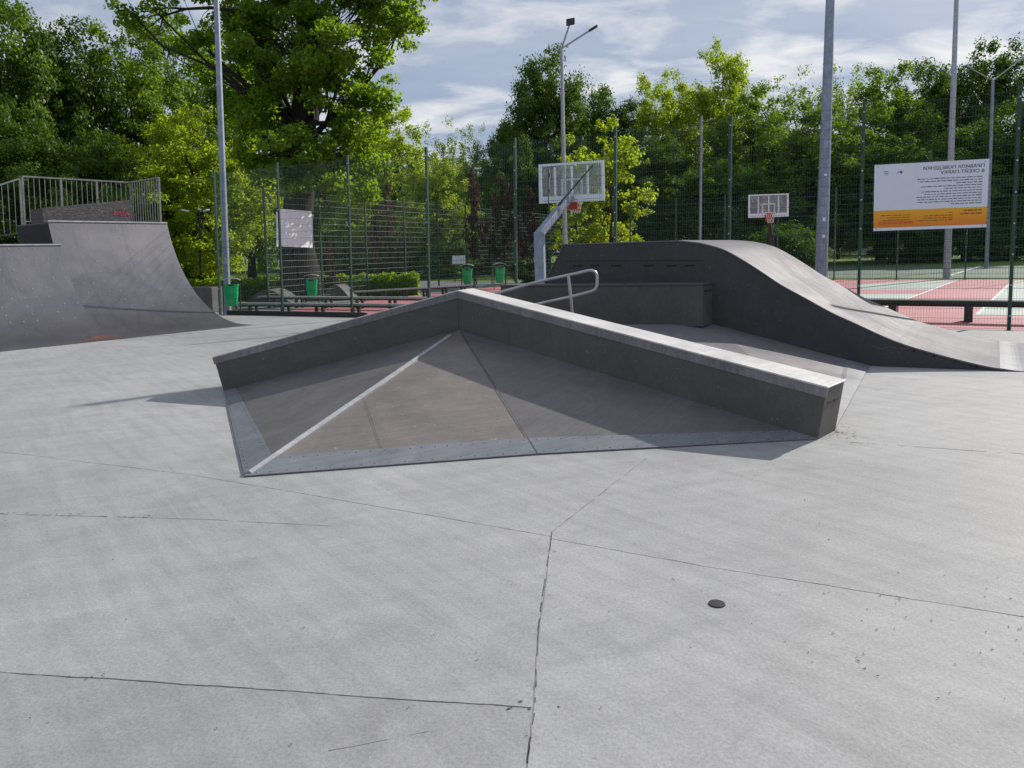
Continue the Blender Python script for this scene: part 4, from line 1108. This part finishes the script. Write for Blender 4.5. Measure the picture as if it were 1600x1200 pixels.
def blob_lobes(seed, h, cr, z0, n, sq=1.0):
    """lobes of a broad crown: h total height, cr crown radius, z0 crown foot"""
    r = np.random.default_rng(seed); out = []; cz = (h + z0) / 2; hz = (h - z0) / 2
    for i in range(n):
        a = i * 2.399 + r.uniform(-0.4, 0.4); q = -0.95 + 1.9 * (i + 0.5) / n
        rr = cr * math.sqrt(max(0.05, 1 - q * q * 0.85)) * r.uniform(0.5, 0.72)
        lr = cr * r.uniform(0.2, 0.44)
        out.append((rr * math.cos(a), rr * math.sin(a), cz + q * hz * 0.78, lr, lr, lr * r.uniform(0.6, 0.9) * sq))
    out.append((0, 0, cz, cr * 0.5, cr * 0.5, hz * 0.6)); return out

# the big old tree, lobes laid out as its masses stand
YT = 32.0; bt = GX(468, YT)
def lob(u, v, ru, rv, dy, ry=None):
    c = HY(u, v, YT + dy) - bt; k = (YT + dy) / F
    return (c.x, c.y, c.z, ru * k, (ry or (ru + rv) / 2) * k, rv * k)
BL = [lob(470, 30, 95, 50, 0), lob(560, 25, 80, 42, 1.5), lob(625, 35, 45, 40, -0.5), lob(410, -10, 80, 35, 1), lob(330, -5, 60, 28, -1), lob(240, 15, 55, 16, -1.5), lob(190, 5, 35, 14, -2),
      lob(520, 95, 75, 40, -1.5), lob(470, 125, 60, 35, 2), lob(560, 150, 60, 42, -1), lob(602, 152, 26, 22, 0), lob(535, 182, 42, 28, -1.5), lob(560, 195, 35, 22, 0.5),
      lob(470, 232, 60, 28, -2.2), lob(540, 245, 45, 30, -1.5), lob(420, 235, 40, 28, -1), lob(360, 130, 45, 45, 1.5), lob(330, 90, 35, 35, 2.5), lob(385, 60, 35, 30, -1), lob(570, 270, 28, 22, -1), lob(560, 300, 40, 25, 3.5), lob(520, 330, 26, 18, 3.5),
      lob(395, 105, 42, 36, -2), lob(440, 268, 45, 24, -2.8), lob(505, 282, 40, 22, -2.2), lob(300, 60, 40, 22, 1), lob(400, 165, 38, 26, -1.5), lob(425, 200, 42, 26, 1.5), lob(395, 250, 35, 25, -1.5), lob(530, 60, 50, 36, -2.5), lob(480, -70, 180, 60, 0), lob(600, -60, 90, 50, 1), lob(400, 180, 40, 26, 2)]
big, nl = new_tree('broadleaf_tree', BL, HY(470, 190, YT) - bt, 0.78, 16.5, 0.62, 150, 0.185, 'leaf_big', 21, 0.16, 0.3, bend=0.4, limb=0.16)
big.location = bt; tag(big, 'huge dark old broadleaf tree spreading over the receding fence at left', 'tree', 'park trees')
m = MB(); rr = np.random.default_rng(5)
for (u0, v0, u1, v1, ra, rb) in ((470, 250, 480, -40, 0.62, 0.34), (455, 215, 385, 20, 0.3, 0.13), (490, 190, 500, 60, 0.34, 0.2), (440, 200, 395, 160, 0.16, 0.07)):
    a, b = HY(u0, v0, YT) - bt, HY(u1, v1, YT) - bt
    m.tube([a.lerp(b, i / 6) + Vector((rr.normal(0, .1), rr.normal(0, .1), 0)) for i in range(7)], [ra + (rb - ra) * i / 6 for i in range(7)], 10)
for (pts, ra) in (([(385, 20), (330, 12), (290, 14), (255, 25), (235, 40)], 0.09), ([(290, 14), (262, 12), (230, 18), (195, 20)], 0.05), ([(255, 25), (250, 45), (244, 58)], 0.035), ([(262, 20), (225, 28), (208, 38), (198, 50)], 0.03), ([(235, 22), (215, 30), (205, 45)], 0.02), ([(330, 12), (318, 22), (305, 50)], 0.02), ([(240, 38), (228, 46), (212, 42)], 0.02)):
    m.tube([HY(u, v, YT - 1) - bt for u, v in pts], [ra * (1 - 0.8 * i / (len(pts) - 1)) for i in range(len(pts))], 6)
m.build('limb', 'bark', big, smooth=True)

# templates
TPL = {}
def tpl(key, name, seed, h, cr, z0, n, mat, dens, cl, per, size, r0=0.28, shell=0.5, sq=1.0, twigs=0.25, fl=0.6):
    r = np.random.default_rng(seed)
    CC, P, O, T, tg = crown_fill(seed, h, cr * 1.06, z0, n, cl, per, r, 0.0 if shell > 0.35 else 0.06, fl, 0.34)
    me = leaf_mesh('crown', P, O, size, T, mat, r); root = empty(name, (0, 0, 0)); o = bpy.data.objects.new('crown', me); COL.objects.link(o); o.parent = root
    m = MB(); limbs(m, (0, 0, 0), (0.1, 0, z0 + (h - z0) * 0.5), r0, tg, CC, r, twigs * 0.5, 0.4, 0.3); m.build('trunk', 'bark', root, smooth=True)
    TPL[key] = (root, h, cr, [False])
tpl('dark', 'broadleaf_tree', 31, 14, 4.6, 2.2, 520, 'leaf_dark', 0, 0.66, 120, 0.21)
tpl('dark2', 'broadleaf_tree', 32, 14, 5.0, 1.8, 470, 'leaf_dark', 0, 0.64, 120, 0.205)
tpl('mid', 'broadleaf_tree', 33, 13, 4.6, 2.2, 420, 'leaf_mid', 0, 0.62, 115, 0.205)
tpl('mid2', 'broadleaf_tree', 34, 13, 4.2, 1.7, 400, 'leaf_mid', 0, 0.58, 110, 0.195, shell=0.3)
tpl('bright', 'broadleaf_tree', 35, 11, 4.0, 1.4, 520, 'leaf_bright', 0, 0.5, 110, 0.165)
tpl('airy', 'slender_tree', 36, 13, 3.2, 3.0, 190, 'leaf_airy', 0, 0.5, 42, 0.19, 0.16, 0.3, 1.3, 0.8, 0.9)
tpl('sapling', 'young_tree', 37, 7, 1.7, 1.0, 150, 'leaf_bright', 0, 0.32, 75, 0.15, 0.07, 0.3, 1.2, 0.5)
tpl('copper', 'copper_shrub', 38, 5, 1.6, 0.5, 95, 'leaf_copper', 0, 0.3, 75, 0.13, 0.06, 0.3, 1.2, 0.4)
tpl('bush', 'leafy_bush', 39, 4, 2.2, 0.2, 190, 'leaf_dark', 0, 0.45, 95, 0.16, 0.08, 0.4, 1.0, 0.3)
def hz(u): return 395 - (u - 800) * math.tan(ROLL)
def tree(key, u, Y, vtop, wpx, rz, label, cat='tree', group='park trees'):
    root, h, cr, used = TPL[key]
    o = root if not used[0] else copy_tree(root)
    used[0] = True
    top = HY(u, vtop, Y).z; base = GX(u, Y); s = (top - base.z) / h; sx = (wpx / 2 * Y / F) / (cr * 1.18)
    o.location = base; o.scale = (sx, sx, s); o.rotation_euler = (0, 0, rz)
    tag(o, label, cat, group); return o
T_ = [
 ('mid', 25, 38, -5, 250, 0.3, 'tall leafy tree at the left edge behind the railing'),
 ('dark', 110, 40, 28, 230, 1.3, 'dark leafy tree above the middle of the railing'),
 ('dark2', 45, 33, 170, 260, 2.0, 'dark low crowned tree just behind the left railing'),
 ('mid2', 225, 43, 62, 240, 0.9, 'mid green tree left of the left light pole, against the sky'),
 ('mid', 290, 47, 45, 200, 2.2, 'mid green tree right behind the left light pole'),
 ('bright', 320, 36, 180, 250, 0.4, 'sunlit yellow green tree behind the left light pole'),
 ('dark2', 165, 35, 205, 190, 3.0, 'dark green low tree over the tall quarter pipe deck'),
 ('dark2', 255, 38, 235, 150, 4.2, 'dark shaded tree between the quarter pipe and the hedge lamp'),
 ('mid2', 395, 52, 60, 200, 3.3, 'mid green tree glimpsed behind the huge tree'),
 ('bright', 620, 72, 178, 180, 1.2, 'light green rounded tree right of the huge tree'),
 ('dark2', 565, 85, 190, 170, 0.4, 'dark tree far behind the huge tree, on its right'),
 ('airy', 708, 80, 180, 95, 0.6, 'thin airy sapling against the pale sky left of centre'),
 ('bright', 690, 60, 250, 140, 2.5, 'low yellow green tree under the thin sapling'),
 ('airy', 748, 72, 190, 80, 1.9, 'thin leafy sapling at the left of the dark central tree'),
 ('dark', 855, 72, 76, 165, 0.5, 'tall dark rounded tree behind the double arm lamp'),
 ('dark2', 800, 66, 190, 140, 4.0, 'dark lower tree under the double arm lamp, on its left'),
 ('dark', 950, 78, 132, 150, 2.6, 'dark tree right of the double arm lamp'),
 ('sapling', 955, 45, 192, 130, 0.2, 'yellow green young tree beside the large backboard'),
 ('sapling', 905, 46, 222, 90, 2.2, 'smaller yellow green young tree behind the large backboard'),
 ('bright', 1028, 84, 128, 150, 3.7, 'light green tree left of the domed bright tree'),
 ('bright', 1122, 80, 86, 185, 2.4, 'domed bright yellow green tree right of centre'),
 ('dark2', 1035, 64, 215, 210, 1.0, 'dark low tree under the light green pair'),
 ('mid', 1180, 72, 150, 190, 1.6, 'mid green tree left of the thick light pole'),
 ('dark', 1130, 62, 255, 190, 5.5, 'dark low tree behind the small backboard'),
 ('airy', 1248, 84, 92, 130, 2.9, 'airy pale tree left of the thick light pole top'),
 ('airy', 1310, 86, 84, 110, 4.1, 'airy pale tree right of the thick light pole top'),
 ('mid', 1265, 66, 172, 220, 3.9, 'mid green tree directly behind the thick light pole'),
 ('mid2', 1375, 74, 122, 200, 0.7, 'yellowish green tree between the two light poles'),
 ('dark', 1455, 80, 92, 160, 3.4, 'dark tree behind the slender light pole'),
 ('dark2', 1545, 76, 66, 210, 2.2, 'tall dark tree behind the two armed street lamp'),
 ('dark2', 1395, 62, 215, 230, 5.0, 'dark tree behind the left half of the rules sign'),
 ('dark', 1510, 64, 190, 230, 0.2, 'dark tree behind the right half of the rules sign'),
 ('dark2', 1640, 66, 120, 240, 1.1, 'dark tree at the right edge beyond the court'),
]
for a in T_: tree(*a)
for a in [('copper', 517, 33, 380, 50, 0.4, 'purple leaved shrub beside the blank white board'), ('copper', 605, 37, 300, 62, 1.9, 'tall purple leaved shrub behind the pale barred fence'),
          ('copper', 742, 40, 275, 44, 3.0, 'purple red shrub above the left bin of the two'), ('copper', 790, 41, 285, 56, 4.3, 'purple red shrub left of the large backboard'), ('copper', 830, 42, 300, 44, 5.3, 'small purple red shrub under the large backboard')]:
    tree(*a, cat='shrub', group='purple leaved shrubs')
for a in [('bush', 590, 58, 372, 130, 0.7, 'dark bush under the trees behind the tall purple shrub'), ('bush', 655, 62, 366, 120, 1.9, 'dark bush beneath the light green rounded tree'), ('bush', 700, 56, 378, 100, 3.3, 'low dark bush left of the white notice board on the lawn'), ('bush', 760, 64, 368, 130, 4.4, 'dark bush beyond the lawn above the two bins'), ('bush', 540, 66, 375, 110, 5.2, 'dark bush far behind the huge tree trunk'), ('bush', 826, 42, 408, 70, 0.2, 'dark leafy bush right of the two bins'), ('bush', 1230, 50, 355, 130, 1.4, 'dark bush left of the thick pole foot'), ('bush', 205, 27, 300, 110, 2.0, 'leafy bush seen through the railing balusters'), ('bush', 110, 29, 318, 130, 3.1, 'dark leafy bush left of the one seen through the railing'), ('bush', 300, 38, 372, 90, 4.0, 'dark bush behind the hedge near the park lamp'),
          ('bush', 1440, 62, 372, 120, 0.9, 'dark bush far beyond the green court under the rules sign'), ('bush', 1570, 64, 368, 130, 2.9, 'dark bush far beyond the green court at right')]:
    tree(*a, cat='bush', group='park bushes')
# background row of trees beyond the lawn
bgk = ['dark', 'mid', 'dark2', 'mid2']
for i in range(24):
    u = -150 + i * 80; Y = 100 + (i * 37 % 23); key = bgk[i % 4]
    vt = 215 + (i * 53 % 60)
    tree(key, u, Y, vt, 190, i * 1.7, 'distant green tree in the row beyond the lawn', group='distant row of trees')

# hedge
def hedge():
    r = np.random.default_rng(3); a, b = GX(282, 32.5), GX(655, 33.5); n = 20000
    t = r.random(n); d = flat(b - a); nn = Vector((-d.y, d.x, 0)).normalized()
    y = r.uniform(0, 1.0, n); hgt = 1.0 + 0.05 * np.sin(t * 60) + 0.04 * np.sin(t * 143); top = r.random(n) < 0.45
    z = np.where(top, hgt - r.random(n) * 0.36, r.random(n) * hgt * 0.72); y = np.where(top, y, np.where(r.random(n) < 0.7, r.random(n) * 0.12, y))
    P = np.stack([t * d.x + y * nn.x, t * d.y + y * nn.y, z], 1); O = np.stack([np.zeros(n), -np.ones(n) * ~top, np.ones(n) * top], 1)
    me = leaf_mesh('foliage', P, O, 0.12, r.uniform(0.1, 0.9, n), 'leaf_hedge', r)
    root = empty('hedge', tuple(a), 'long clipped bright green hedge behind the left benches', 'hedge')
    o = bpy.data.objects.new('foliage', me); COL.objects.link(o); o.parent = root
    m = MB(); m.box(a.lerp(b, 0.5) + nn * 0.5 + Z * 0.3, d.length - 0.2, 0.75, 0.58, d.normalized(), nn); place(m, 'core', 'bark', root)
hedge()

# ------------------------------------------------------------------ pale buildings glimpsed under the crowns
def house(u0, u1, Y, h, label, nwin):
    a, b = GX(u0, Y), GX(u1, Y + 2); d = flat(b - a).normalized(); n = Vector((-d.y, d.x, 0)); Ln = flat(b - a).length
    root = empty('building', tuple(a), label, 'building'); mid = a.lerp(b, 0.5) + n * 5
    m = MB(); m.box(mid + Z * h / 2, Ln, 10, h, d, n); place(m, 'wall', 'facade', root)
    m = MB(); m.hexa([mid + d * sx * (Ln / 2 + 0.4) + n * sy * 5.4 + Z * h for sx, sy in ((-1, -1), (1, -1), (1, 1), (-1, 1))], [mid + d * sx * (Ln / 2 - 3) + n * sy * 0.4 + Z * (h + 2.2) for sx, sy in ((-1, -1), (1, -1), (1, 1), (-1, 1))])
    place(m, 'roof', 'roof_dark', root)
    fl = max(1, int(h / 3))
    for f in range(fl):
        for k in range(nwin):
            p = a.lerp(b, (k + 0.5) / nwin) - n * 0.02 + Z * (1.6 + 3 * f)
            m = MB(); m.box(p, 1.5, 0.08, 1.5, d, n); w_ = place(m, 'window', 'window_dark', root)
house(455, 660, 128, 8.2, 'long pale two storey building glimpsed under the trees at left', 9)
house(1330, 1720, 135, 7.5, 'pale pinkish building glimpsed under the trees behind the rules sign', 11)
m = MB(); p = GX(718, 48)
nb2 = empty('notice_board', tuple(p), 'small white notice board on the lawn left of the bins', 'sign')
m.box(p + Z * 1.45, 0.85, 0.06, 0.55); place(m, 'panel', 'white_board', nb2)
for s_ in (-0.3, 0.3): m = MB(); m.box(p + Vector((s_, 0.05, 0.75)), 0.06, 0.05, 1.5); place(m, 'leg', 'lamp_dark', nb2)

# ------------------------------------------------------------------ litter on the concrete
GZ = 0.0
p = G(1120, 944); dp = empty('drain_plug', tuple(p), 'small black round plug lying on the foreground concrete', 'plug')
m = MB(); m.tube([p + Z * 0.001, p + Z * 0.005, p + Z * 0.006], [0.038, 0.036, 0.02], 18); place(m, 'cap', 'black_rubber', dp, smooth=True)
m = MB(); rr = random.Random(12)
for i in range(70):
    if i < 38: u, v = rr.gauss(1430, 140), rr.gauss(985, 75)
    else: u, v = rr.uniform(0, 1600), rr.uniform(760, 1190)
    q = G(min(max(u, -50), 1650), v); a = rr.uniform(0, 6.3); L_ = rr.choice([0.005, 0.007, 0.009, 0.012, 0.02]); k = rr.uniform(-1.5, 1.5)
    e = [q + Vector((math.cos(a + k * t) * L_ * t, math.sin(a + k * t) * L_ * t, 0.004)) for t in (0, 0.5, 1.0)]
    m.tube(e, [0.0012, 0.0016, 0.0008], 4)
o = m.build('twig_litter', 'twig'); tag(o, 'tiny dry twigs scattered over the pale concrete', 'litter', kind='stuff')
m = MB()
for i in range(46):
    c = C3 + bR * 0.25 + Vector((rr.gauss(0.10, 0.07), rr.gauss(0, 0.12), 0.006 + rr.random() * 0.008)); a = rr.uniform(0, 6.3); L_ = rr.uniform(0.008, 0.02)
    d = Vector((math.cos(a), math.sin(a), rr.uniform(-.2, .2))) * L_; n = Vector((-math.sin(a), math.cos(a), rr.uniform(-.3, .3))) * L_ * 0.5
    m.poly([c - d, c + n, c + d, c - n])
o = m.build('leaf_litter', 'dry_leaf'); tag(o, 'small drift of dry brown leaf bits at the right ledge end', 'litter', kind='stuff')
